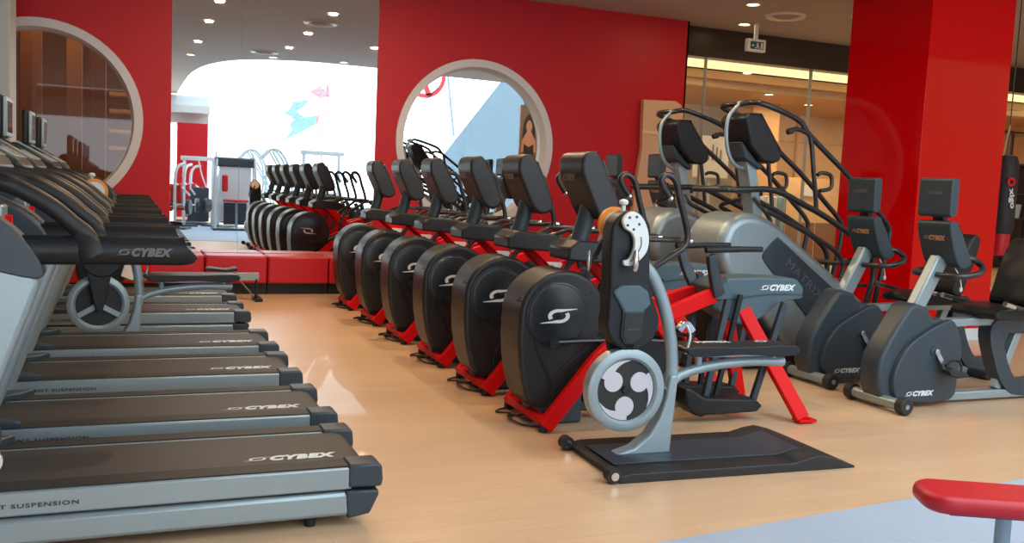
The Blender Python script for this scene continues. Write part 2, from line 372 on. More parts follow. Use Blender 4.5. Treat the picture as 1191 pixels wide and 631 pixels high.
# exit sign
t = thing('exit_sign', (8.95, 12.15, 3.86), .0, 'white illuminated exit sign hanging below the ceiling by the bulkhead', 'sign')
part_box('housing', (-.17, .17, -.04, .04, -.09, .1), 'white', t, .008); part_box('bracket', (-.03, .03, -.02, .02, .1, .34), 'white', t)
mb = MB(); mb.box(-.12, .12, -.045, -.041, -.055, .06); mb.build('pictogram_panel', 'green', t)
mb = MB(); mb.lathe((.01, -.047, .035), (0, 1, 0), [(0, .012), (.001, .012)], 12)
mb.prism([(-.02, .02), (.02, .02), (.03, -.01), (.05, -.045), (.035, -.05), (.012, -.015), (-.01, -.045), (-.04, -.04), (-.035, -.03), (-.015, -.03), (0, 0)], -.049, -.046)
mb.prism([(-.10, .0), (-.075, .02), (-.075, .007), (-.05, .007), (-.05, -.007), (-.075, -.007), (-.075, -.02)], -.049, -.046); mb.box(.07, .105, -.049, -.046, -.045, .045); mb.build('pictogram', 'white', t)

# red glass pillar
mb = MB(); mb.box(7.98, 9.22, 7.76, 8.98, .14, CH); struct(mb.build('column_red_glass', 'glassred', bevel=.006))
mb = MB(); mb.box(7.96, 9.24, 7.74, 9.0, 0, .14); struct(mb.build('baseboard_pillar', 'pale', bevel=.004))
# beige shape on the red wall
t = thing('wall_panel', (7.5, 12.55, 0), 0, 'beige rounded panel fixed at the right end of the red wall', 'panel')
mb = MB(); mb.prism([(-.40, .35), (-.34, 1.5), (-.25, 2.2), (-.26, 2.42), (-.27, 2.93), (.30, 2.95), (.40, 2.90), (.45, 2.78), (.46, .35)], -.06, .04); mb.build('panel_board', 'beige', t, .01)
mb = MB(); mb.box(-.27, .16, -.075, -.06, 2.42, 2.47); mb.build('rail', 'cream', t)

# raised platform at the right with shelving and a hanging bag
mb = MB(); mb.box(9.6, 17, 9.0, 12.3, .0, .43); struct(mb.build('floor_platform_front', 'upred'))
mb = MB(); mb.box(9.58, 17, 8.97, 12.3, .43, .47); struct(mb.build('floor_platform', 'cream', bevel=.004))
t = thing('storage_shelf', (14.7, 12.0, 0), 0, 'black metal shelving unit against the glass right of the red pillar', 'shelf')
for x in (-.9, .0, .9):
    for y in (-.2, .2): part_box('post', (x-.02, x+.02, y-.02, y+.02, .47, 2.9), 'tube', t)
for z in (.9, 1.35, 1.8, 2.3, 2.85): part_box('shelf_board', (-.92, .92, -.22, .22, z, z+.03), 'tube', t)
part_box('back_panel', (-.92, .92, .205, .225, .47, 2.3), 'darkband', t)
for i in range(3):
    mb = MB(); mb.lathe((14.0+.6*i, 11.95, 1.38), (0, 0, 1), [(0, .02), (0, .09), (.22, .11), (.24, .115), (.24, .02)], 20); tag(mb.build('storage_bin', 'grey_wall'), 'grey round bin on the black metal shelving, %s of three' % ('left', 'middle', 'right')[i], 'bin', 'bins on the black shelving')
t = thing('punching_bag', (10.48, 8.75, 0), 0, 'black hanging punching bag with red lower end right of the red pillar', 'punching bag')
mb = MB(); mb.lathe((0, 0, 0), (0, 0, 1), [(1.2, .02), (1.2, .13), (1.25, .15), (2.1, .15), (2.2, .12), (2.22, .02)], 24); mb.build('bag_body', 'rubber', t)
mb = MB(); mb.lathe((0, 0, 0), (0, 0, 1), [(.92, .02), (.92, .09), (1.0, .11), (1.22, .12), (1.22, .02)], 24); mb.build('bag_end', 'upred', t)
mb = MB(); mb.tube([(0, 0, 2.2), (0, 0, CH)], .008, smooth=False); mb.build('chain', 'tube', t)
mb = MB(); mb.tube([(-.15, -.02, 1.3), (-.17, -.03, 1.7), (-.1, -.02, 2.2), (0, 0, 2.6)], .012); mb.build('piping', 'tan', t)
lettering('xigo', (-.045, -.155, 1.66), (.2, 0, -1), (1, -.1, .2), .26, 'text', t, height=.10)
mb = MB(); mb.ring((-.075, -.155, 1.87), (.3, 1, 0), [(-.005, .055), (-.005, .03), (.005, .03), (.005, .055)], 20); mb.build('letter_ring', 'red', t)

# red wall bench
BX = [-3.2, -2.37, -1.54, -.71, .10, .885, 1.65, 2.43, 3.2]
for i in range(len(BX)-1):
    a, b = BX[i]+.006, BX[i+1]-.006
    t = thing('bench_seat', ((a+b)/2, 12.35, 0), 0, '', 'bench', 'red upholstered bench blocks along the mirror wall')
    w = (b-a)/2
    mb = MB(); mb.box(-w, w, -.25, .22, .14, .49); mb.build('cushion', 'upred', t, .025, 3)
    part_box('plinth', (-w, w, -.20, .2, 0, .14), 'black', t, 0)
    t['label'] = 'red upholstered bench block under the mirror, ' + ['hidden end one at the far left', 'second from its left end', 'third from its left end', 'fourth from its left end', 'just behind the treadmill arms', 'with the rowing rail in front', 'third from its right end by the aisle', 'rightmost, beside the last elliptical'][i]

# ================================================================ treadmill
def make_treadmill():
    t = thing('treadmill', (0, 0, 0), 0, '', 'treadmill', 'row of treadmills on the left')
    for s in (-1, 1):
        y0, y1 = sorted((s*.36, s*.235))
        mb = MB(); mb.box(-1.7, -.13, y0, y1, .165, .262); r = mb.build('side_rail', 'alu', t, .008)
        mb = MB(); mb.box(-1.7, -.13, y0+.012, y1-.012, .262, .268); mb.build('grip_strip', 'rubber', r)
        mb = MB(); mb.box(-1.7, -.13, y0, y1, .045, .155); mb.build('lower_rail', 'alu', t, .02)
        mb = MB(); mb.box(-1.7, -.13, y0+.02, y1-.02, .15, .17); mb.build('rail_gap', 'black', t)
        yo = s*.365; yi = s*.225
        mb = MB(); mb.prism([(-.15, .035), (-.05, .05), (-.012, .13), (-.012, .155), (-.16, .16)], min(yo, yi), max(yo, yi)); mb.build('end_cap', 'slate', t, .01)
        mb = MB(); mb.prism([(-.15, .172), (.0, .168), (.006, .20), (.0, .262), (-.02, .275), (-.15, .275)], min(yo, yi), max(yo, yi)); mb.build('end_cap', 'slate', t, .012)
        c = MB(); c.cyl((-.3, s*.3, 0), (-.3, s*.3, .05), .025); _ = 0; c.build('foot', 'black', t); c = MB(); c.cyl((-1.5, s*.3, 0), (-1.5, s*.3, .05), .025); c.build('foot', 'black', t)
        # leaning upright with fairing
        a, b = sorted((s*.425, s*.34))
        mb = MB(); mb.prism([(-1.70, .1), (-1.62, .28), (-1.34, 1.07), (-1.38, 1.14), (-1.70, 1.20), (-1.86, .75), (-2.0, .12)], a, b); mb.build('upright', 'alu', t, .02)
        a2, b2 = sorted((s*.43, s*.30))
        mb = MB(); mb.prism(sm([(-1.36, 1.085), (-1.33, 1.12), (-1.40, 1.24), (-1.52, 1.33), (-1.72, 1.38), (-1.80, 1.26), (-1.72, 1.16), (-1.52, 1.12)], 3), a2, b2); mb.build('fairing', 'slate', t, .02, 3)
        yc = s*.385
        mb = MB(); mb.tube([(-1.45, yc, 1.19), (-1.2, yc, 1.192), (-.95, yc, 1.193), (-.86, yc, 1.193), (-.825, yc, 1.197), (-.815, yc, 1.203)], lambda q: .056 if q < .82 else .056*math.sqrt(max(.02, 1-((q-.82)/.19)**2)), 16, 5, rx=.75)
        p = mb.build('arm_pad', 'black', t)
        if s < 0: cybex((-.98, yc-.0425, 1.19), (1, 0, 0), (0, 0, 1), .2, 'textdim', p)
        mb = MB(); mb.tube([(-1.86, s*.27, 1.45), (-1.72, s*.31, 1.465), (-1.58, s*.36, 1.458), (-1.475, yc, 1.438), (-1.419, yc, 1.418), (-1.354, yc, 1.383), (-1.291, yc, 1.34), (-1.233, yc, 1.288), (-1.188, yc, 1.25), (-1.155, yc, 1.19)], .034, 14)
        mb.lathe((-1.165, yc, 1.18), (-.5, 0, .87), [(-.01, .06), (.03, .058), (.06, .043), (.09, .035)], 16); mb.build('arm_tube', 'black', t)
    mb = MB(); P = [(-1.72, .262), (-.10, .262), (-.055, .25), (-.035, .215), (-.035, .15), (-.07, .1), (-.12, .09), (-1.72, .09)]
    mb.prism(P, -.232, .232); b = mb.build('running_belt', 'belt', t, .01, 3)
    cybex((-.36, -.15, .2625), (1, 0, 0), (0, 1, 0), .40, 'text', b, height=.07)
    lettering('INTELLIGENT SUSPENSION', (-1.46, -.361, .207), (1, 0, 0), (0, 0, 1), .50, 'textdark', t, height=.017, bold=.012, space=1.15)
    mb = MB(); mb.prism([(-2.1, .06), (-2.12, .2), (-2.0, .36), (-1.76, .37), (-1.64, .28), (-1.66, .06)], -.36, .36); h = mb.build('motor_cover', 'slate', t, .03, 3)
    for s in (-1, 1):
        mb = MB(); mb.prism([(-1.66, s*.36), (-1.50, s*.355), (-1.56, s*.27), (-1.66, s*.21)], .262, .30, 'xy'); mb.build('cover_wing', 'slate', h, .008)
    mb = MB(); mb.prism([(-2.02, 1.60), (-1.93, 1.70), (-1.62, 1.535), (-1.585, 1.48), (-1.70, 1.44), (-1.92, 1.42)], -.33, .33); c = mb.build('console', 'black', t, .025, 3)
    mb = MB(); mb.prism([(-1.915, 1.697), (-1.905, 1.708), (-1.628, 1.552), (-1.635, 1.540)], -.30, .30); mb.build('control_panel', 'alu', c, .004)
    mb = MB(); mb.prism([(-1.85, 1.675), (-1.845, 1.680), (-1.72, 1.61), (-1.725, 1.604)], -.12, .12); mb.build('display', 'screen', c)
    mb = MB(); mb.box(-1.875, -1.825, -.19, .19, 1.68, 1.97); m = mb.build('monitor', 'black', t, .02, 3)
    mb = MB(); mb.box(-1.826, -1.80, -.18, .18, 1.69, 1.96); mb.build('bezel', 'alu', m, .008)
    mb = MB(); mb.box(-1.801, -1.798, -.14, .14, 1.72, 1.93); mb.build('screen', 'screen', m)
    mb = MB(); mb.beam([(-1.90, 0, 1.58), (-1.87, 0, 1.66), (-1.85, 0, 1.74)], .02, .05); mb.build('monitor_stalk', 'black', t, .004)
    mb = MB(); mb.tube([(-1.50, -.33, 1.17), (-1.50, .33, 1.17)], .022, smooth=False); mb.build('cross_bar', 'tube', t)
    mb = MB(); mb.box(-1.56, -1.5, -.09, .09, 1.18, 1.34); mb.build('emergency_stop_box', 'alu', t, .01)
    mb = MB(); mb.cyl((-1.50, 0, 1.27), (-1.475, 0, 1.27), .03); mb.build('stop_button', 'red', t, label='red round stop button')
    return t
tm = make_treadmill()
TL = ['nearest the camera with its tail end closest', 'second from the camera', 'third from the camera', 'fourth from the camera, before the arm ergometer', 'fifth from the camera, past the arm ergometer', 'farthest from the camera by the red bench']
for i, y in enumerate((4.245, 5.19, 6.28, 7.29, 9.03, 10.25)):
    o = tm if i == 0 else copy_tree(tm)
    o.location = (1.04, y, 0); o['label'] = 'grey treadmill with silver rails, '+TL[i]

# ================================================================ arc trainer
def make_arc():
    t = thing('elliptical_trainer', (0, 0, 0), 0, '', 'elliptical trainer', 'row of red and black elliptical trainers')
    prof = circ(.150, .705, .295, -28, 184, 26)+[(-.147, .56), (-.135, .42), (-.116, .31), (-.085, .20), (-.05, .15), (.01, .125), (.19, .12), (.235, .15), (.255, .26), (.285, .39), (.34, .46)]
    mb = MB(); mb.prism(prof, -.18, .18); h = mb.build('flywheel_housing', 'shroud', t, .07, 6)
    for s in (-1, 1):
        mb = MB(); mb.lathe((.105, s*.172, .715), (0, s, 0), [(0, .215), (.012, .212), (.014, .200), (.020, .196), (.024, .18), (.026, .002)], 56); d = mb.build('crank_disc', 'disc', h)
        swirl((.105, s*.200, .715), (-s, 0, 0) if s > 0 else (1, 0, 0), (0, 0, 1), .25, 'text', d)
        mb = MB(); mb.lathe((.105, s*.199, .715), (0, s, 0), [(0, .018), (.006, .014)], 16); mb.build('hub_bolt', 'black', d)
        for x, z in ((-.01, .90), (.33, .86), (-.07, .60), (-.03, .38), (.17, .30)):
            mb = MB(); mb.lathe((x, s*.180, z), (0, s, 0), [(0, .009), (.003, .007)], 10); mb.build('screw', 'rubber', h)
        # raised rib that runs from the disc to the foot
        mb = MB(); mb.beam([(-.04, s*.180, .60), (-.02, s*.180, .50), (.05, s*.180, .36), (.12, s*.180, .19)], .012, .006); mb.build('moulded_rib', 'black', h, .003)
        mb = MB(); mb.beam([(.40, s*.175, .56), (.28, s*.180, .44), (.14, s*.180, .32), (.12, s*.180, .19)], .035, .008); mb.build('moulded_rib', 'shroud', h, .006)
    mb = MB(); mb.cyl((-.125, -.10, .80), (-.10, -.10, .80), .022); mb.box(-.13, -.1, -.15, -.05, .795, .805); mb.build('latch', 'rubber', h)
    # red frame
    mb = MB(); mb.box(-.03, .03, -.27, .33, .045, .10); mb.build('front_stabilizer', 'red', t, .01, label='red painted cross bar')
    for y in (-.28, .34):
        c = MB(); c.cyl((.0, y, 0), (.0, y, .05), .028, seg=16); c.build('levelling_foot', 'rubber', t)
    for s in (-1, 1):
        yf = -.30 if s < 0 else .33; yi = s*.12
        path = [(.0, yf, .035), (.19, yf*.97, .26), (.38, yf*.9, .47), (.60, yf*.8, .605), (.85, s*.17, .70), (1.05, s*.145, .765), (1.22, s*.12, .82), (1.34, s*.09, .845)]
        mb = MB(); mb.beam(path, .05, .028); mb.build('frame_arch', 'red', t, .008)
        yr = -.40 if s < 0 else .26
        mb = MB(); mb.beam([(1.50, s*.08, .80), (1.86 if s < 0 else 1.80, yr, .03)], .05, .026, smooth=False); l = mb.build('rear_leg', 'red', t, .008)
        x = 1.86 if s < 0 else 1.80
        mb = MB(); mb.box(x-.05, x+.09, yr-.045, yr+.045, .012, .03); mb.cyl((x+.02, yr, 0), (x+.02, yr, .014), .03); mb.build('foot_plate', 'red', l, .003)
        mb = MB(); mb.beam([(.40, s*.13, 1.09), (.58, s*.135, .93), (.76, s*.14, .76), (.95, s*.13, .56)], .048, .026); b = mb.build('mast_brace', 'red', t, .008)
        if s < 0: lettering('Arc', (.60, -.164, .905), (.72, 0, -.69), (.69, 0, .72), .26, 'text', b, height=.08, bold=.06, shear=.3)
        # four-bar linkage and foot platform
        ya = s*.20; k = 0 if s < 0 else .10
        mb = MB(); mb.beam([(1.34, ya, .82), (1.19+k, ya, .06)], .022, .018, smooth=False); mb.cyl((1.18+k, ya-.022, .06), (1.18+k, ya+.022, .06), .034); mb.build('linkage_bar', 'slate', t, .004)
        mb = MB(); mb.beam([(1.46, ya-.03*s, .85), (1.30+k, ya-.03*s, .10)], .018, .014, smooth=False); mb.build('linkage_bar', 'black', t, .004)
        mb = MB(); mb.beam([(1.80, ya, .80), (1.58+k, ya, .08)], .022, .018, smooth=False); mb.cyl((1.575+k, ya-.022, .08), (1.575+k, ya+.022, .08), .034); mb.build('linkage_bar', 'slate', t, .004)
        mb = MB(); mb.prism([(1.10+k, .05), (1.02+k, .12), (1.00+k, .24), (1.05+k, .24), (1.16+k, .17), (1.56+k, .15), (1.62+k, .10), (1.58+k, .06)], ya-.085, ya+.085); mb.build('foot_platform', 'black', t, .015)
        mb = MB(); mb.cyl((.07, s*.19, .55), (.07, s*.235, .55), .032); mb.tube([(.07, s*.215, .55), (.40, s*.22, .558), (.80, s*.215, .55), (1.28+k, s*.235, .50)], .014, 8); mb.build('crank_link', 'tube', t)
        # moving handle with hooked top
        yh = s*.28
        mb = MB(); mb.tube([(.80, yh-.0*s, 1.485), (.745, yh, 1.56), (.735, yh, 1.605), (.775, yh, 1.63), (.84, yh, 1.585), (.885, yh, 1.45), (.94, yh, 1.29), (.945, yh, 1.21), (.90, yh, 1.15), (.74, yh*.9, 1.04), (.62, yh*.8, .93), (.56, yh*.8, .72)], .021, 12, 5)
        hd = mb.build('moving_handle', 'tube', t)
        mb = MB(); mb.lathe((.80, yh, 1.485), (.6, 0, -.8), [(-.004, .022), (.012, .024), (.024, .016), (.026, .003)], 14); mb.build('grip_end', 'chrome', hd, label='chrome ball end')
        mb = MB(); mb.tube([(.50, s*.12, 1.15), (.62, s*.17, 1.20), (.70, s*.2, 1.21), (1.01, s*.2, 1.207)], .016, 10); mb.build('fixed_handle', 'tube', t)
        mb = MB(); mb.cyl((1.0, s*.2, 1.207), (1.03, s*.2, 1.207), .018); mb.build('grip_end', 'chrome', t)
        # grey side grip on the rear cover
        mb = MB(); mb.beam([(1.31, s*.13, .84), (1.24, s*.17, .98), (1.19, s*.19, 1.12)], lambda q: .045-.015*q, .022); mb.build('grip_post', 'slate', t, .008)
        mb = MB(); mb.cyl((1.15, s*.19, 1.15), (1.42, s*.19, 1.16), .021); mb.cyl((1.42, s*.19, 1.16), (1.59, s*.19, 1.163), .019); mb.build('side_grip', 'black', t)
        mb = MB(); mb.cyl((1.32, s*.12, .95), (1.32, s*.17, .95), .025); mb.build('pivot_cap', 'slate', t)
        mb = MB(); mb.ring((1.32, s*.145, .95), (0, 1, 0), [(-.005, .029), (-.005, .026), (.005, .026), (.005, .029)], 20); mb.build('pivot_ring', 'red', t)
    mb = MB(); mb.box(-.02, 1.02, -.05, .05, .06, .13); mb.build('lower_frame', 'slate', t, .01)
    mb = MB(); mb.box(.14, .34, -.12, .12, .0, .30); mb.build('base_post', 'slate', t, .02)
    mb = MB(); mb.prism([(.36, .12), (.40, .55), (.6, .66), (.95, .55), (1.0, .14)], -.10, .10); mb.build('drive_cover', 'black', t, .03, 3)
    cov = [(1.335, .885), (1.40, .925), (1.50, .945), (1.75, .955), (2.05, .945), (2.12, .88), (2.115, .80), (2.0, .785), (1.905, .763), (1.805, .683), (1.70, .62), (1.63, .612), (1.535, .63), (1.37, .732)]
    cov = [((x+2.4)*.976-2.4, 1.5-(1.5-z)*.976) for x, z in cov]
    mb = MB(); mb.prism(cov, -.13, .13); c = mb.build('rear_cover', 'slate2', t, .015, 3)
    for s in (-1, 1):
        mb = MB(); mb.beam([(1.28, s*.131, .81), (1.41, s*.131, .81), (1.71, s*.131, .845), (2.00, s*.131, .845)], .006, .003); mb.build('moulded_line', 'slate', c)
        cybex((1.79, s*.1315, .895), (-s, 0, 0), (0, 0, 1), .29, 'text', c, height=.045)
    # mast, collar and console
    mb = MB(); mb.prism([(.17, 1.06), (.17, 1.14), (.24, 1.19), (.54, 1.17), (.66, 1.13), (.67, 1.07), (.5, 1.04)], -.165, .165); mb.build('console_collar', 'shroud', t, .015)
    mb = MB(); mb.tube([(.29, 0, 1.13), (.33, 0, 1.25), (.37, 0, 1.42)], .055, 14, rx=1.2); mb.build('console_neck', 'slate', t)
    mb = MB(); mb.prism(sm([(.225, 1.62), (.23, 1.72), (.29, 1.752), (.345, 1.725), (.45, 1.54), (.505, 1.41), (.495, 1.345), (.42, 1.32), (.35, 1.36), (.285, 1.48)], 4), -.185, .185); c = mb.build('console', 'shroud', t, .02, 4)
    lettering('CYBEX', (.216, .0, 1.585), (0, -1, 0), (-.2, 0, 1), .19, 'textcons', c, height=.042, shear=.15)
    mb = MB(); mb.prism([(.377, 1.70), (.382, 1.703), (.49, 1.475), (.485, 1.472)], -.15, .15); mb.build('display', 'screen', c)
    mb = MB(); mb.tube([(.02, -.2, .012), (-.08, -.12, .012), (-.12, .02, .03), (-.06, .14, .02), (-.13, .22, .012), (-.05, .3, .012), (.1, .28, .012)], .007, 6); mb.tube([(.0, -.1, .02), (-.1, -.02, .05), (-.09, .1, .012), (.05, .12, .012)], .006, 6); mb.build('power_cord', 'rubber', t)
    return t
arc = make_arc()
AL = ['nearest the camera behind the arm ergometer', 'second from the camera', 'third from the camera', 'fourth from the camera', 'fifth from the camera', 'farthest, beside the red bench']
for i, y in enumerate((5.42, 6.44, 7.475, 8.59, 9.69, 10.87)):
    o = arc if i == 0 else copy_tree(arc)
    o.location = (2.40, y, 0); o.rotation_euler.z = -.03; o['label'] = 'black and red elliptical trainer with round flywheel housing, '+AL[i]

# ================================================================ arm ergometer (hand cranks)
def comma(mb, cx, cz, a, y0, y1, r=.056, R=.168):
    # a round head whose tail tapers along the rim
    hx, hz = cx+.092*math.cos(a), cz+.092*math.sin(a)
    mb.prism(circ(hx, hz, r, 0, 345, 23), y0, y1)
    n = 10; o = []; q = []
    for k in range(n+1):
        b = a+.12-k*1.25/n; f = k/n
        o.append((cx+R*math.cos(b), cz+R*math.sin(b))); g = .085+(R-.002-.085)*f**.75
        q.append((cx+g*math.cos(b), cz+g*math.sin(b)))
    mb.prism(o+q[::-1], y0-.0005, y1)
def make_krank():
    t = thing('arm_ergometer', (0, 0, 0), 0, '', 'arm ergometer')
    mb = MB(); mb.prism([(-.02, 0), (-.03, .035), (.05, .05), (1.06, .05), (1.16, .075), (1.24, .085), (1.34, .06), (1.47, .012), (1.47, 0)], -.36, .32); b = mb.build('base_mat', 'rubber', t, .008)
    mb = MB(); mb.prism([(.02, .052), (.02, .058), (1.05, .058), (1.15, .083), (1.2, .088), (1.2, .08), (1.05, .05)], -.20, .17); mb.build('tread_surface', 'slate', b, .002)
    for y in (-.33, .29):
        mb = MB(); mb.cyl((-.05, y-.03, .042), (-.05, y+.03, .042), .04); w = mb.build('transport_wheel', 'rubber', t)
        mb = MB(); mb.cyl((-.05, y-.036, .042), (-.05, y-.028, .042), .022); mb.build('hub', 'chrome', w)
    mb = MB(); fin = [(.09, .05), (.22, .09), (.31, .16), (.37, .26), (.405, .38), (.42, .50), (.47, .50), (.465, .40), (.455, .25), (.445, .05)]
    mb.prism(fin, -.05, .05); mb.build('foot_fin', 'silver', t, .015, 3)
    mb = MB(); mb.tube([(.445, 0, .42), (.448, 0, .56), (.42, 0, .74), (.36, 0, .92), (.29, 0, 1.05), (.22, 0, 1.12)], .036, 14); mb.build('mast', 'silver', t)
    mb = MB(); mb.tube([(.42, 0, .40), (.50, 0, .485), (.69, 0, .535), (.95, 0, .557), (1.19, 0, .553)], .030, 14); mb.build('seat_arm', 'silver', t)
    mb = MB(); mb.beam([(.41, 0, .40), (.445, 0, .30), (.40, 0, .20)], .006, .03); mb.build('gusset', 'silver', t)
    mb = MB(); mb.prism(sm([(.50, .62), (.50, .655), (.60, .665), (.85, .66), (1.17, .665), (1.235, .645), (1.22, .612), (1.1, .600), (.85, .615), (.6, .605)], 3), -.10, .11); st = mb.build('seat', 'black', t, .012, 3)
    mb = MB(); mb.cyl((.62, 0, .54), (.62, 0, .61), .02); mb.cyl((1.12, 0, .55), (1.12, 0, .61), .02); mb.box(.58, 1.16, -.03, .03, .592, .606); mb.build('seat_bracket', 'silver', t)
    lettering('MATRIX', (.72, .03, .668), (1, 0, 0), (0, 1, 0), .22, 'text', st, height=.045); swirl((1.05, .03, .668), (1, 0, 0), (0, 1, 0), .13, 'text', st)
    mb = MB(); mb.beam([(.46, -.03, .75), (.50, -.035, .79), (.545, -.035, .745)], .014, .02); mb.tube([(.50, -.05, .78), (.52, -.06, .72), (.50, -.06, .62)], .01); mb.build('clamp_lever', 'chrome', t)
    # crank head
    head = circ(.12, 1.29, .118, 0, 180, 14)+[(.0, 1.2), (.008, .98)]+circ(.162, .80, .160, 165, 375, 18)+[(.25, .98), (.242, 1.15)]
    mb = MB(); mb.prism(head, -.06, .07); h = mb.build('crank_head', 'black', t, .015, 3)
    mb = MB(); mb.prism([(.022, .97), (.07, 1.005), (.18, 1.005), (.235, .97), (.255, .90), (.215, .865), (.205, .72), (.17, .68), (.11, .68), (.085, .73), (.09, .865)], -.078, -.058); mb.build('head_guard', 'slate2', h, .01)
    mb = MB(); mb.prism([(.092, .86), (.213, .86), (.203, .72), (.168, .685), (.112, .685), (.088, .73)], -.088, -.076); mb.build('lower_cap', 'shroud', h, .008)
    lettering('MATRIX', (.15, -.0885, .765), (1, 0, 0), (0, 0, 1), .07, 'textdim', h, height=.010, bold=.01)
    arm = sm([(.045, 1.36), (.085, 1.402), (.135, 1.395), (.18, 1.345), (.205, 1.27), (.20, 1.20), (.165, 1.15), (.115, 1.115), (.07, 1.115), (.065, 1.14), (.095, 1.15), (.118, 1.20), (.12, 1.25), (.10, 1.29), (.06, 1.315)], 4)
    mb = MB(); mb.prism(arm, -.10, -.072); a = mb.build('crank_arm', 'white', t, .006, 3, label='white comma shaped crank arm')
    mb = MB()
    for k in range(5):
        q = math.radians(60+72*k); mb.prism(circ(.105+.036*math.cos(q), 1.345+.036*math.sin(q), .0075, 0, 324, 9), -.1025, -.1)
    mb.build('slot', 'textdark', a)
    mb = MB(); mb.beam([(.155, -.1015, 1.27), (.158, -.1015, 1.22), (.13, -.1015, 1.17)], .003, .001); mb.build('engraving', 'textdim', a)
    mb = MB(); mb.lathe((.118, -.125, 1.085), (0, 0, 1), [(0, .008), (.01, .015), (.03, .019), (.07, .019), (.10, .013), (.115, .008), (.118, .002)], 16); mb.cyl((.118, -.125, 1.14), (.10, -.09, 1.14), .008); mb.build('hand_grip', 'chrome', t)
    # far side crank with its orange ring
    mb = MB(); mb.ring((.10, .12, 1.325), (0, 1, 0), [(-.012, .098), (-.012, .075), (.012, .075), (.012, .098)], 32); mb.build('pulley_ring', 'orange', t, label='orange ring around the far crank')
    mb = MB(); mb.lathe((.10, .07, 1.325), (0, 1, 0), [(0, .07), (.06, .076), (.062, .01)], 28); mb.build('pulley', 'white', t)
    mb = MB(); mb.beam([(.10, .15, 1.30), (.04, .155, 1.2), (.0, .155, 1.13)], .016, .006); mb.build('crank_arm', 'slate', t, .004)
    mb = MB(); mb.lathe((-.03, .15, 1.06), (0, 0, 1), [(0, .006), (.01, .010), (.03, .013), (.07, .013), (.10, .010), (.115, .006)], 16); mb.cyl((-.03, .15, 1.12), (.02, .155, 1.13), .007); mb.build('hand_grip', 'chrome', t)
    mb = MB(); mb.cyl((.09, 0, 1.40), (.09, 0, 1.435), .012); mb.lathe((.09, 0, 1.435), (0, 0, 1), [(0, .01), (.006, .024), (.02, .027), (.03, .018), (.034, .002)], 16); mb.build('adjuster_knob', 'white', t)
    # flywheel
    cx, cz = .145, .42
    mb = MB(); mb.ring((cx, -.02, cz), (0, 1, 0), [(-.035, .232), (-.045, .215), (-.045, .185), (-.03, .172), (.03, .172), (.045, .19), (.045, .215), (.035, .232)], 56); w = mb.build('flywheel', 'silver', t)
    mb = MB(); mb.lathe((cx, -.04, cz), (0, 1, 0), [(0, .174), (.04, .174)], 40); mb.build('flywheel_disc', 'rubber', w)
    mb = MB()
    for k in range(3): comma(mb, cx, cz, math.radians(148+120*k), -.046, -.0385)
    mb.build('comma_inlay', 'pale2', w)
    mb = MB(); mb.lathe((cx, -.055, cz), (0, 1, 0), [(0, .012), (.002, .022), (.016, .024)], 18); mb.build('axle_cap', 'black', w)
    mb = MB(); mb.prism([(cx-.095, .70), (cx-.03, cz-.03), (cx-.015, cz-.05), (cx+.015, cz-.05), (cx+.03, cz-.03), (cx+.095, .70)], .035, .065); mb.build('fork', 'black', t, .006)
    for k in range(3):
        q = math.radians(90+120*k); mb = MB(); mb.beam([(cx+.02*math.cos(q), .018, cz+.02*math.sin(q)), (cx+.178*math.cos(q), .018, cz+.178*math.sin(q))], .02, .008, smooth=False); mb.build('spoke', 'silver', w)
    mb = MB(); mb.box(cx-.04, cx+.04, -.06, .06, .645, .70); mb.build('fork_bridge', 'black', t, .01)
    return t
kr = make_krank(); kr.location = (2.40, 4.46, 0); kr.rotation_euler.z = -.05
kr['label'] = 'black and silver hand crank ergometer on a low black mat in the aisle'
k2 = copy_tree(kr); k2.location = (-.36, 8.07, 0); k2.rotation_euler.z = .12; k2.scale = (1, -1, 1)
for c_ in [o for o in COL.objects if o.name.startswith(('lettering', 'emblem'))]:
    q = c_
    while q.parent: q = q.parent
    if q is k2: bpy.data.objects.remove(c_)
k2['label'] = 'hand crank ergometer standing between the treadmills, wheel showing below the arm pads'

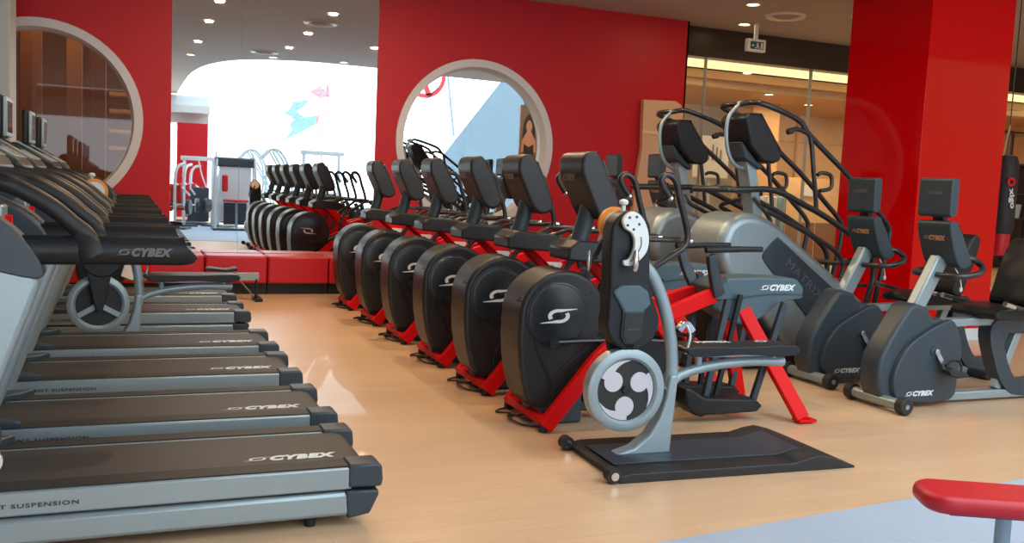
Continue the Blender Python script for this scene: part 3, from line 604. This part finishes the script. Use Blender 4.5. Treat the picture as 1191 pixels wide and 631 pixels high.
# ================================================================ stair climber
def make_climber():
    t = thing('stair_climber', (0, 0, 0), 0, '', 'stair climber', 'silver stair climbers with black handrails')
    sh = [(.10, .95), (.10, 1.15), (.16, 1.28), (.25, 1.35), (.36, 1.378), (.47, 1.372), (.60, 1.335), (.70, 1.285), (1.301, .897), (1.80, .56), (1.86, .45), (1.84, .06), (.98, .05), (.90, .08), (.87, .18), (.62, .44), (.45, .58), (.24, .76)]
    mb = MB(); mb.prism(sh, -.29, .29); s_ = mb.build('body_shell', 'alu', t, .09, 6)
    for s in (-1, 1):
        pn = sm([(.53, 1.02), (.57, 1.08), (.66, 1.165), (.72, 1.15), (1.05, .92), (1.40, .68), (1.46, .60), (1.38, .50), (1.20, .42), (1.12, .42), (.82, .70), (.56, .95)], 3)
        mb = MB(); mb.prism(pn, s*.288, s*.302); p = mb.build('side_panel', 'slate', s_, .006)
        a = (.787, 0, -.617) if s < 0 else (-.787, 0, .617)
        lettering('MATRIX', (1.0, s*.3035, .805), a, (.617*(1 if s < 0 else 1), 0, .787), .52, 'textdim', p, height=.075, bold=.0, space=1.1)
    mb = MB(); mb.box(-.1, 1.86, -.3, .3, .03, .12); mb.prism([(.0, .1), (.05, .75), (.3, .6), (.75, .2), (.8, .1)], -.28, .28); mb.build('base_frame', 'black', t, .01)
    for x in (-.05, 1.75):
        c = MB(); c.cyl((x, -.26, 0), (x, -.26, .04), .03); c.cyl((x, .26, 0), (x, .26, .04), .03); c.build('levelling_foot', 'rubber', t)
    for k in range(4):
        mb = MB(); mb.box(1.30+.22*k, 1.56+.22*k, -.25, .25, .93-.2*k, .96-.2*k); mb.build('stair_step', 'rubber', t, .006)
    mb = MB(); mb.beam([(.62, 0, 1.34), (.56, 0, 1.6), (.49, 0, 1.88), (.47, 0, 1.95)], .045, .075); mb.build('mast', 'alu', t, .015)
    mb = MB(); mb.prism([(.33, 2.20), (.37, 2.245), (.49, 2.25), (.56, 2.18), (.745, 1.93), (.735, 1.85), (.67, 1.82), (.55, 1.83), (.41, 1.96)], -.19, .19); c = mb.build('console', 'black', t, .02, 3)
    mb = MB(); mb.prism([(.505, 2.245), (.515, 2.25), (.752, 1.945), (.745, 1.937)], -.165, .165); mb.build('display', 'screen', c)
    mb = MB(); mb.prism([(.36, 2.0), (.54, 1.83), (.60, 1.80), (.58, 1.76), (.40, 1.86)], -.12, .12); mb.build('console_tray', 'slate', c, .01)
    mb = MB(); mb.tube([(.425, 0, 2.35), (.36, 0, 2.30), (.292, 0, 2.218), (.274, 0, 2.104), (.29, 0, 1.96), (.34, 0, 1.844), (.42, 0, 1.78), (.532, 0, 1.762)], .018, 12); mb.build('front_bow', 'alu', t, label='bent silver tube around the console')
    mb = MB(); mb.cyl((.41, -.035, 2.335), (.41, .035, 2.335), .028); mb.build('tube_clamp', 'alu', t)
    for s in (-1, 1):
        y = s*.31
        mb = MB(); mb.tube([(.41, 0, 2.333), (.385, s*.14, 2.335), (.40, s*.27, 2.325), (.522, y, 2.29), (.70, y, 2.24), (.83, y, 2.185), (.92, y, 2.09), (1.15, y, 1.925), (1.404, y, 1.743), (1.718, y, 1.483), (1.90, y, 1.32), (1.93, y, 1.2), (1.86, y, .8), (1.80, y, .5)], .024, 12); mb.build('upper_handrail', 'tube', t)
        mb = MB(); mb.tube([(.93, y, 2.09), (.965, y, 1.97), (1.0, y, 1.78), (1.055, y, 1.50), (1.06, y, 1.41)], .02, 10); mb.build('handrail_post', 'tube', t)
        mb = MB(); mb.tube([(.71, y, 2.10), (.74, y, 2.115), (.80, y, 2.125), (.93, y, 2.09)], .02, 10); mb.lathe((.71, y, 2.10), (1, 0, .3), [(-.03, .012), (-.02, .026), (.03, .028), (.04, .02)], 12); mb.build('hand_grip', 'rubber', t)
        mb = MB(); mb.tube([(1.05, y, 1.74), (1.10, y, 1.76), (1.19, y, 1.745), (1.215, y, 1.69), (1.20, y, 1.625), (1.09, y, 1.60)], .018, 10); mb.build('side_handle', 'tube', t)
        mb = MB(); mb.tube([(.62, 0, 1.57), (.40, s*.12, 1.575), (.17, s*.28, 1.57), (.30, y, 1.58), (.60, y, 1.583), (.9, y, 1.48), (1.253, y, 1.335), (1.70, y, 1.08), (1.78, y, .85), (1.72, y, .6)], .027, 12); mb.build('lower_handrail', 'tube', t)
        mb = MB(); mb.tube([(.55, s*.1, 1.5), (.48, s*.3, 1.43), (.60, s*.33, 1.37), (.9, s*.33, 1.25), (1.206, s*.33, 1.117), (1.34, s*.33, 1.03), (1.40, s*.33, .94), (1.37, s*.33, .82)], .021, 12); mb.build('inner_handrail', 'tube', t)
    mb = MB(); mb.box(.53, .67, -.06, .06, 1.53, 1.60); mb.build('bar_clamp', 'black', t, .008)
    return t
cl = make_climber(); cl.location = (4.6, 6.95, 0); cl['label'] = 'silver stair climber with black handrails, nearer one behind the elliptical'
c2 = copy_tree(cl); c2.location = (4.62, 8.10, 0); c2['label'] = 'silver stair climber with black handrails, farther one, closer to the beige panel'

# ================================================================ recumbent bike
def make_bike(extra=0.):
    t = thing('exercise_bike', (0, 0, 0), 0, '', 'exercise bike', 'slate recumbent exercise bikes')
    cow = [(-.16, .26), (-.15, .38), (-.07, .53), (.05, .70), (.11, .775), (.16, .785), (.27, .755), (.35, .66), (.42, .67), (.50, .645), (.585, .55), (.625, .42), (.62, .22), (.59, .03), (-.03, .03), (-.11, .08), (-.15, .16)]
    mb = MB(); mb.prism(cow, -.10, .10); c = mb.build('front_cowling', 'slate', t, .03, 4)
    for s in (-1, 1):
        pn = sm([(.525, .655), (.60, .54), (.625, .40), (.60, .197), (.56, .05), (.25, .035), (.02, .06), (-.05, .18), (-.03, .32), (.09, .49), (.30, .61), (.43, .66)], 3)
        mb = MB(); mb.prism(pn, s*.098, s*.135, k=.96); p = mb.build('side_cover', 'slate', c, .008, 3)
        cybex((.22, s*.1365, .115), (-s, 0, 0), (0, 0, 1), .28, 'text', p, height=.04)
        mb = MB(); mb.lathe((.33, s*.13, .43), (0, s, 0), [(0, .10), (.006, .095), (.010, .045), (.02, .04), (.022, .001)], 32); mb.build('crank_boss', 'slate', p)
    d = V(.10, 0, -.135) if True else None
    for s in (-1, 1):
        e = V(.33, s*.165, .43)+d*(1 if s < 0 else -1)
        mb = MB(); mb.beam([(.33, s*.16, .43), tuple(e)], .018, .010, smooth=False, side=(0, 1, 0)); mb.cyl((.33, s*.13, .43), (.33, s*.175, .43), .022); a = mb.build('crank_arm', 'chrome', t, .003)
        ex, ez = e.x, e.z
        mb = MB(); mb.prism([(ex-.06, ez-.02), (ex-.07, ez+.01), (ex-.02, ez+.025), (ex+.12, ez-.02), (ex+.14, ez-.045), (ex+.02, ez-.05)], min(s*.175, s*.27), max(s*.175, s*.27)); pd = mb.build('pedal', 'rubber', a, .008)
        mb = MB(); mb.tube([(ex-.02, s*.18, ez+.0), (ex+.01, s*.19, ez+.06), (ex+.05, s*.225, ez+.075), (ex+.05, s*.26, ez+.04), (ex+.04, s*.265, ez-.02)], .009, 8); mb.build('strap', 'rubber', pd)
    mb = MB(); mb.beam([(.22, 0, .70), (.45, 0, 1.12+extra)], .058, .045, smooth=False); mb.build('mast', 'alu', t, .015)
    E = extra
    low = sm([(.36, 1.36), (.37, 1.40), (.42, 1.40), (.46, 1.36), (.60, 1.12), (.595, 1.07), (.53, 1.045), (.47, 1.08), (.41, 1.20)], 3)
    mb = MB(); mb.prism([(x, z+E) for x, z in low], -.16, .16); c = mb.build('console', 'slate', t, .018, 3)
    cybex((.378, .0, 1.275+E), (0, -1, 0), (-.28, 0, 1), .21, 'textgold', c, height=.04)
    mb = MB(); mb.prism([(.478, 1.375+E), (.483, 1.378+E), (.60, 1.17+E), (.595, 1.167+E)], -.13, .13); mb.build('display', 'screen', c)
    mb = MB(); mb.beam([(.43, 0, 1.36+E), (.41, 0, 1.50+E)], .025, .05, smooth=False); mb.build('monitor_neck', 'black', t, .006)
    mb = MB(); mb.prism([(.345, 1.45+E), (.345, 1.71+E), (.36, 1.722+E), (.41, 1.722+E), (.425, 1.70+E), (.425, 1.46+E), (.40, 1.435+E), (.37, 1.43+E)], -.155, .155); m = mb.build('monitor', 'slate', t, .012, 3)
    cybex((.343, .0, 1.61+E), (0, -1, 0), (0, 0, 1), .17, 'textdim', m, height=.026)
    mb = MB(); mb.box(.425, .428, -.13, .13, 1.47+E, 1.69+E); mb.build('screen', 'screen', m)
    for s in (-1, 1):
        mb = MB(); mb.tube([(.40, 0, 1.0), (.385, s*.10, .995), (.42, s*.2, 1.0), (.52, s*.235, 1.01), (.64, s*.22, 1.035), (.70, s*.17, 1.075), (.675, s*.11, 1.12), (.60, s*.08, 1.13), (.52, s*.05, 1.12)], .024, 12); mb.build('handlebar', 'tube', t)
    mb = MB(); mb.tube([(.50, -.1, 1.06), (.51, -.14, 1.0), (.55, -.13, .93), (.55, -.13, .91)], .004, 6); mb.lathe((.55, -.13, .875), (0, 0, 1), [(0, .004), (.01, .012), (.03, .012), (.04, .004)], 8); mb.build('sensor_cord', 'white', t)
    # stabiliser and wheels
    mb = MB(); mb.cyl((-.08, -.26, .066), (-.08, .20, .066), .042); mb.build('front_stabilizer', 'alu', t)
    for y in (-.32, .20):
        mb = MB(); mb.cyl((-.08, y, .066), (-.08, y+.07, .066), .062, seg=28); w = mb.build('transport_wheel', 'rubber', t, .01)
        mb = MB(); mb.cyl((-.08, y-.004, .066), (-.08, y+.001, .066), .018); mb.build('hub', 'alu', w)
    mb = MB(); mb.box(.50, 1.80, -.055, .055, .02, .085); mb.build('floor_rail', 'alu', t, .008)
    mb = MB(); mb.cyl((1.72, -.26, .04), (1.72, .26, .04), .04); mb.build('rear_stabilizer', 'slate', t, .01)
    return t
def add_seat(t, dx=0., pd=0.):
    mb = MB(); mb.beam([(1.03+dx+pd, 0, .58), (1.09+dx+pd, 0, .34), (1.20+dx+pd, 0, .16), (1.32+dx+pd, 0, .10), (1.58+dx+pd, 0, .12), (1.66+dx+pd, 0, .34), (1.60+dx+pd, 0, .58), (1.3+dx+pd, 0, .60)], .065, .06, closed=True); mb.build('seat_pedestal', 'slate', t, .012)
    mb = MB(); mb.box(.72, 1.92, -.045, .045, .60, .66); mb.build('seat_rail', 'alu', t, .008)
    mb = MB(); mb.beam([(.50, 0, .62), (.75, 0, .63)], .03, .05, smooth=False); mb.build('rail_strut', 'alu', t, .006); mb = MB(); mb.beam([(1.12+dx, 0, .09), (1.34+dx, 0, .62)], .035, .03, smooth=False); mb.build('rail_strut', 'alu', t, .006)
    mb = MB(); mb.prism([(.84+dx, .665), (.80+dx, .70), (.84+dx, .745), (1.0+dx, .765), (1.38+dx, .745), (1.42+dx, .70), (1.40+dx, .665)], -.22, .22); mb.build('seat', 'black', t, .03, 4)
    mb = MB(); mb.prism(sm([(1.20+dx, .78), (1.24+dx, .92), (1.29+dx, 1.08), (1.36+dx, 1.22), (1.42+dx, 1.28), (1.48+dx, 1.25), (1.46+dx, 1.10), (1.38+dx, .90), (1.32+dx, .76), (1.25+dx, .74)], 3), -.20, .20); mb.build('backrest', 'black', t, .05, 4)
    mb = MB(); mb.beam([(1.36+dx, 0, .66), (1.42+dx, 0, .90), (1.46+dx, 0, 1.05)], .02, .05); mb.build('backrest_post', 'slate', t, .004)
    for s in (-1, 1):
        mb = MB(); mb.tube([(1.30+dx, s*.14, .66), (1.25+dx, s*.28, .70), (1.10+dx, s*.29, .74), (.86+dx, s*.29, .79)], .018, 10); h = mb.build('side_handle', 'tube', t)
        mb = MB(); mb.cyl((.90+dx, s*.29, .78), (.80+dx, s*.29, .803), .021); mb.build('pulse_grip', 'chrome', h)
bk = make_bike(); b2 = copy_tree(bk)
bk.location = (5.25, 5.27, 0); add_seat(bk, .03); bk['label'] = 'slate recumbent exercise bike nearest the red pillar front, closest to camera'
b2.location = (5.33, 6.12, 0); add_seat(b2, .06, .42); b2['label'] = 'slate recumbent exercise bike just left of the nearest bike'
b3 = make_bike(.27); add_seat(b3); b4 = copy_tree(b3)
b3.location = (5.45, 10.75, 0); b4.location = (5.55, 9.85, 0)
b3['label'] = 'distant exercise bike whose small monitor shows against the red wall'; b4['label'] = 'distant exercise bike whose monitor shows against the beige panel'
for b in (b3, b4): b['group'] = 'taller exercise bikes by the red wall'

# ================================================================ rowing machine behind the treadmills
t = thing('rowing_machine', (1.47, 11.55, 0), 0, 'silver railed rowing machine in front of the red wall bench', 'rowing machine')
mb = MB(); mb.box(-1.5, .0, -.03, .03, .24, .335); mb.build('monorail', 'alu', t, .006)
mb = MB(); mb.beam([(-.03, 0, .26), (-.03, 0, .03)], .012, .04, smooth=False); mb.box(-.06, .03, -.18, .18, .0, .035); mb.build('rear_leg', 'black', t, .004)
mb = MB(); mb.tube([(-.22, 0, .24), (-.10, 0, .10), (-.06, 0, .03)], .008, 8, smooth=False); mb.build('brace', 'alu', t)
mb = MB(); mb.prism(sm([(-.62, .37), (-.58, .40), (-.4, .38), (-.28, .40), (-.26, .37), (-.4, .35)], 3), -.12, .12); mb.build('sliding_seat', 'black', t, .01)
mb = MB(); mb.lathe((-1.75, -.12, .38), (0, 1, 0), [(0, .05), (.0, .24), (.03, .27), (.20, .27), (.24, .22), (.24, .05)], 40); mb.build('flywheel_cage', 'black', t, .01)
mb = MB(); mb.prism([(-1.55, .30), (-1.45, .62), (-1.36, .55), (-1.42, .25)], -.16, .16); mb.build('foot_board', 'white', t, .01)
mb = MB(); mb.prism([(-1.46, .42), (-1.42, .56), (-1.2, .42), (-1.22, .34)], -.15, .15); mb.build('foot_strap', 'red', t, .01)
mb = MB(); mb.box(-1.98, -1.5, -.02, .02, .03, .10); mb.box(-1.98, -1.90, -.25, .25, 0, .05); mb.build('front_leg', 'alu', t, .005)

# ================================================================ red weight bench in the foreground
t = thing('weight_bench', (2.76, 2.56, 0), math.atan2(-.465, .885), 'red padded bench on a silver leg in the near right corner', 'bench')
mb = MB(); mb.prism([(1.25, -.13), (1.25, .13)]+circ(.09, .04, .09, 90, 180, 6)+circ(.09, -.04, .09, 180, 270, 6), .385, .455, 'xy'); mb.build('pad', 'upred', t, .03, 5)
mb = MB(); mb.box(.09, 1.23, -.09, .09, .376, .388); mb.build('pad_board', 'black', t, .004)
for x in (.32, 1.02):
    mb = MB(); mb.cyl((x, 0, .04), (x, 0, .375), .028); mb.build('leg', 'alu', t)
    mb = MB(); mb.box(x-.03, x+.03, -.22, .22, .008, .05); mb.build('foot_bar', 'alu', t, .01)
mb = MB(); mb.box(.30, 1.04, -.022, .022, .12, .17); mb.build('stretcher', 'alu', t, .006)

# post of a cable station cut by the left edge of the view
t = thing('cable_station_post', (-.275, 2.42, 0), 0, 'chrome cable handle hanging on a pale post at the left edge', 'cable post')
mb = MB(); mb.box(-.06, -.004, -.03, .03, .03, .62); mb.build('post', 'beige', t, .006); part_box('base_plate', (-.16, .04, -.12, .12, 0, .03), 'tube', t)
mb = MB(); mb.ring((-.02, -.045, .82), (0, 1, 0), [(-.006, .032), (-.006, .022), (.006, .022), (.006, .032)], 24); mb.build('carabiner', 'chrome', t)
mb = MB(); mb.tube([(-.05, -.02, .60), (-.05, -.04, .9), (-.02, -.045, .93), (.0, -.05, .88), (-.012, -.045, .845)], .010, 10); mb.build('handle_strap', 'tube', t)

# ================================================================ what the mirrors show behind the viewer
GY = -9.0
mb = MB(); mb.box(-4, 2.55, GY-.1, GY+.05, 3.2, 4.15); struct(mb.build('wall_front_header', 'white_wall'))
mb = MB(); mb.box(-4, 2.55, GY+.05, GY+.5, 3.55, 3.80); struct(mb.build('trim_front_band', 'ring'))
mb = MB(); mb.box(1.5, 2.5, GY-.1, GY+.5, 0, 3.2); struct(mb.build('column_front_red', 'wallred'))
mb = MB(); mb.box(2.5, 20, GY-.05, GY+.05, 0, .45); mb.box(-4, 20, GY-.05, GY+.05, 8.1, 8.25); struct(mb.build('wall_front_sill', 'white_wall'))
for i, x in enumerate((2.6, 7.4, 12.2, 17.0)):
    mb = MB(); mb.box(x, 4.8+x-.04, GY-.01, GY+.01, .45, 8.1); struct(mb.build('window_%d' % (9+i), 'glass'))
mb = MB()
mb.beam([(10.9, GY+.06, 8.2), (11.6, GY+.06, 3.4)], .05, .02, smooth=False); mb.beam([(7.2, GY+.06, 1.2), (10.9, GY+.06, 5.2)], .02, .01, smooth=False)
struct(mb.build('trim_front_braces', 'bluepane2'))
# blue pane standing in for the outside view; brown column right of the glazing
mb = MB(); mb.prism([(11.1, .0), (11.1, 2.6), (13.9, 6.3), (13.9, 8.1), (16.2, 8.1), (16.2, 0)], GY+.25, GY+.27); struct(mb.build('outside_view_pane', 'bluepane'))
mb = MB(); mb.box(14.4, 15.0, GY+.3, GY+.34, 2.2, 6.2); struct(mb.build('wall_front_rib', 'bluepane2'))
mb = MB(); mb.box(16.2, 20, GY-.05, GY+.6, 0, 8.1); struct(mb.build('wall_front_brown', 'dbrown'))
# films stuck on the glazing: leaping figure, ring emblem
t = thing('window_graphic', (6.3, GY+.03, 4.3), 0, 'large pink and blue leaping figure film on the bright window seen in the mirror', 'window graphic')
def film(name, pts, m, sx=1.):
    mb = MB(); mb.prism([(x*sx, z) for x, z in pts], 0, .004); return mb.build(name, m, t)
film('leg', [(-1.15, 1.15), (-.95, 1.2), (-.1, .55), (.35, .6), (.4, .2), (.1, .1), (-.3, .3)], 'film_red')
film('torso', [(.3, .65), (.95, .8), (.85, .45), (1.1, .2), (.75, -.3), (.35, -.2), (.3, .2)], 'film_red')
film('arm', [(.0, -.3), (.4, -.25), (.25, -.9), (.15, -1.5), (-.1, -1.4), (-.05, -.9)], 'film_red')
film('shirt', [(-.3, .3), (.1, .55), (.35, .3), (.25, -.15), (-.05, -.2), (-.3, .0)], 'film_pale')
film('splash', [(-.9, -.1), (-.3, .05), (-.45, -.2), (-.75, -.4), (-.5, -.6), (.05, -.5), (0, -.8), (-.5, -1.1), (-1.2, -1.5), (-.9, -1.1), (-1.0, -.9), (-.85, -.7), (-1.2, -.5), (-1.0, -.35)], 'film_blue')
t = thing('window_emblem', (10.35, GY+.03, 5.6), 0, 'red ring emblem film on the bright window seen in the round mirror', 'window graphic')
mb = MB(); mb.ring((0, 0, 0), (0, 1, 0), [(0, .85), (0, .68), (.004, .68), (.004, .85)], 40); mb.build('ring', 'pinkfilm', t)
mb = MB(); mb.prism([(-.7, -.25), (-.1, .1), (-.2, .5), (.25, .6), (.35, .1), (.05, -.1), (.3, -.7), (.1, -.75), (-.2, -.15), (-.65, -.4)], 0, .004); mb.build('letter_stroke', 'pinkfilm', t)
t = thing('window_emblem', (10.35, GY+.03, 4.15), 0, 'small faint ring film below the red ring emblem', 'window graphic')
mb = MB(); mb.ring((0, 0, 0), (0, 1, 0), [(0, .5), (0, .45), (.004, .45), (.004, .5)], 32); mb.build('ring', 'film_red', t)
mb = MB(); mb.prism([(-.3, .1), (.3, .15), (.3, .08), (-.3, .03)], 0, .004); mb.prism([(-.3, -.1), (.3, -.05), (.3, -.12), (-.3, -.17)], 0, .004); mb.build('strokes', 'film_red', t)
# poster of a woman on a timber stand, seen in the round mirror
t = thing('advert_poster', (11.17, -.6, 0), 0, 'tall poster of a dark haired woman in a black top on a brown board', 'poster')
part_box('board', (-.30, .45, -.05, .02, 0, 4.0), 'brown', t)
mb = MB(); mb.prism(sm([(-.16, 3.55), (.0, 3.75), (.16, 3.55), (.2, 3.2), (.18, 2.9), (-.02, 2.85), (-.2, 2.9), (-.2, 3.2)], 3), .022, .026); mb.build('printed_hair', 'hair', t)
mb = MB(); mb.prism(sm([(-.09, 3.45), (0, 3.56), (.09, 3.45), (.09, 3.3), (0, 3.17), (-.09, 3.3)], 3), .027, .030); mb.prism([(-.05, 3.25), (.05, 3.25), (.22, 2.95), (.26, 2.6), (-.24, 2.6), (-.22, 2.95)], .026, .029); mb.build('printed_skin', 'skin', t)
mb = MB(); mb.prism([(-.16, 2.85), (.0, 2.75), (.16, 2.85), (.18, 1.9), (-.18, 1.9)], .031, .034); mb.build('printed_top', 'hair', t)

def cable_machine(x, y, rz, label):
    t = thing('cable_machine', (x, y, 0), rz, label, 'weight machine', 'pale weight machines seen in the mirror')
    for sx in (-.55, .55):
        mb = MB(); mb.tube([(sx, -.4, .03), (sx*.95, -.1, 1.5), (sx*.9, 0, 1.95), (sx*.9, .3, 1.95), (sx, .4, .03)], .035, 8); mb.build('side_frame', 'pale', t)
    part_box('stack_cover', (-.42, .42, .0, .25, .25, 1.75), 'pale', t, .02); part_box('top_cap', (-.55, .55, -.05, .3, 1.72, 1.98), 'slate', t, .05)
    part_box('weight_stack', (-.3, .3, -.08, .0, .15, .75), 'slate', t, .01); part_box('base', (-.6, .6, -.45, .45, 0, .06), 'slate', t, .02)
    mb = MB(); mb.box(-.3, .35, -.5, -.15, .78, .85); mb.build('seat', 'upred', t, .03); mb = MB(); mb.box(.22, .38, -.3, -.2, 1.05, 1.5); mb.build('backrest', 'upred', t, .04)
    mb = MB(); mb.tube([(0, -.3, .78), (0, -.35, .4), (.0, -.4, .05)], .03, 8); mb.build('seat_post', 'alu', t)
    return t
cable_machine(2.70, -1.3, PI, 'pale weight machine with dark top cap and red seat')
def pulley_tower(x, y, label, w=.5, h=2.3):
    t = thing('pulley_tower', (x, y, 0), 0, label, 'weight machine', 'pale pulley frames seen in the mirror')
    for s in (-1, 1): mb = MB(); mb.box(s*w-.04, s*w+.04, -.05, .05, 0, h); mb.build('post', 'pale', t, .006)
    part_box('top_beam', (-w-.1, w+.15, -.06, .06, h-.12, h), 'pale', t, .01); part_box('weight_stack', (-w+.1, w-.1, -.08, .08, .1, 1.1), 'slate', t, .01); part_box('base', (-w-.1, w+.1, -.4, .4, 0, .06), 'slate', t, .01)
    mb = MB(); mb.tube([(0, -.05, h-.1), (.1, -.3, h-.5), (.25, -.45, 1.1)], .02, 8); mb.build('lever_arm', 'pale', t)
pulley_tower(5.1, -1.7, 'tall pale pulley frame right of the weight machine in the mirror')
pulley_tower(1.9, -3.8, 'pale pulley frame at the left edge of the mirror', .4, 2.0)
for i, (x, y) in enumerate(((3.95, -1.1), (3.55, -2.7))):
    t = thing('step_trainer', (x, y, 0), 0, 'pale frame step trainer with slanted rails in the mirror, '+('nearer' if i == 0 else 'farther')+' one', 'step trainer', 'pale slanted frames seen in the mirror')
    for s in (-1, 1):
        mb = MB(); mb.tube([(-.6, s*.3, 2.0), (-.35, s*.3, 2.25), (-.1, s*.3, 2.15), (.1, s*.3, 1.7), (.05, s*.3, .9), (-.3, s*.3, .1)], .035, 8); mb.build('side_rail', 'pale', t)
        mb = MB(); mb.tube([(-.35, s*.3, 2.2), (.2, s*.3, 1.2), (.5, s*.3, .05)], .03, 8); mb.build('side_rail', 'pale', t)
    part_box('step_unit', (-.4, .3, -.25, .25, .1, .6), 'pale', t, .04); part_box('crossbar', (-.3, -.22, -.3, .3, 1.1, 1.16), 'alu', t)
for i, (x, y) in enumerate(((1.45, -2.7), (1.15, -1.2), (2.4, -2.9), (1.8, -5.6), (2.9, -5.8))):
    t = thing('press_machine', (x, y, 0), .3*i, 'pale press machine with red pads at the left of the mirror, '+('middle', 'leftmost', 'right', 'farthest left', 'farthest right')[i]+' one', 'weight machine', 'pale press machines with red pads')
    mb = MB(); mb.tube([(0, 0, 0.05), (0, 0, 1.5), (.2, -.2, 1.75)], .04, 8); mb.tube([(-.3, -.3, .9), (0, 0, 1.2), (.3, -.3, .9)], .03, 8); mb.build('frame', 'pale', t)
    part_box('base', (-.35, .35, -.35, .35, 0, .05), 'slate', t, .01)
    part_box('seat', (-.2, .2, -.45, -.1, .5, .58), 'upred', t, .03); part_box('backrest', (-.15, .15, -.08, .0, .7, 1.2), 'upred', t, .03)
    mb = MB(); mb.cyl((-.4, 0, .6), (-.3, 0, .6), .2); mb.cyl((.3, 0, .6), (.4, 0, .6), .2); mb.build('weight_plate', 'slate', t); mb = MB(); mb.cyl((-.42, 0, .6), (.42, 0, .6), .02); mb.build('axle', 'chrome', t)

# ================================================================ daylight, camera
w = bpy.data.worlds.new('daylight'); S.world = w; w.use_nodes = True
nt = w.node_tree; bg = nt.nodes['Background']; bg.inputs['Color'].default_value = (.86, .94, 1, 1); bg.inputs['Strength'].default_value = 4.2
def portal(loc, rot, sx, sy):
    l = bpy.data.lights.new('window_portal', 'AREA'); l.shape = 'RECTANGLE'; l.size = sx; l.size_y = sy; l.cycles.is_portal = True
    o = bpy.data.objects.new('window_portal', l); COL.objects.link(o); o.location = loc; o.rotation_euler = rot
portal((9.4, GY-.3, 4.3), (PI/2, 0, 0), 14, 7.8)
portal((10.6, -2.7, 8.6), (0, 0, 0), 18.8, 13)
portal((-.6, GY-.3, 1.7), (PI/2, 0, 0), 4, 3.2)

cam = bpy.data.cameras.new('camera'); co = bpy.data.objects.new('camera', cam); COL.objects.link(co); S.camera = co
yaw, pitch, roll = .3937098, .0894734, .046
fw = V(math.sin(yaw)*math.cos(pitch), math.cos(yaw)*math.cos(pitch), -math.sin(pitch)); rt = V(math.cos(yaw), -math.sin(yaw), 0); up = rt.cross(fw)
c, s = math.cos(roll), math.sin(roll); r2 = rt*c+up*s; u2 = up*c-rt*s
co.matrix_world = Matrix(((r2.x, u2.x, -fw.x, 0), (r2.y, u2.y, -fw.y, 0), (r2.z, u2.z, -fw.z, 1.5), (0, 0, 0, 1)))
cam.sensor_width = 36; cam.lens = 1080/1191*36; cam.clip_start = .05
S.view_settings.view_transform = 'Standard'; S.view_settings.look = 'None'; S.view_settings.gamma = 1; S.view_settings.exposure = 0.14
S.view_settings.use_curve_mapping = False
S.cycles.use_denoising = True
S.cycles.max_bounces = 8; S.cycles.transparent_max_bounces = 12; S.cycles.sample_clamp_indirect = 6
bpy.context.view_layer.update()
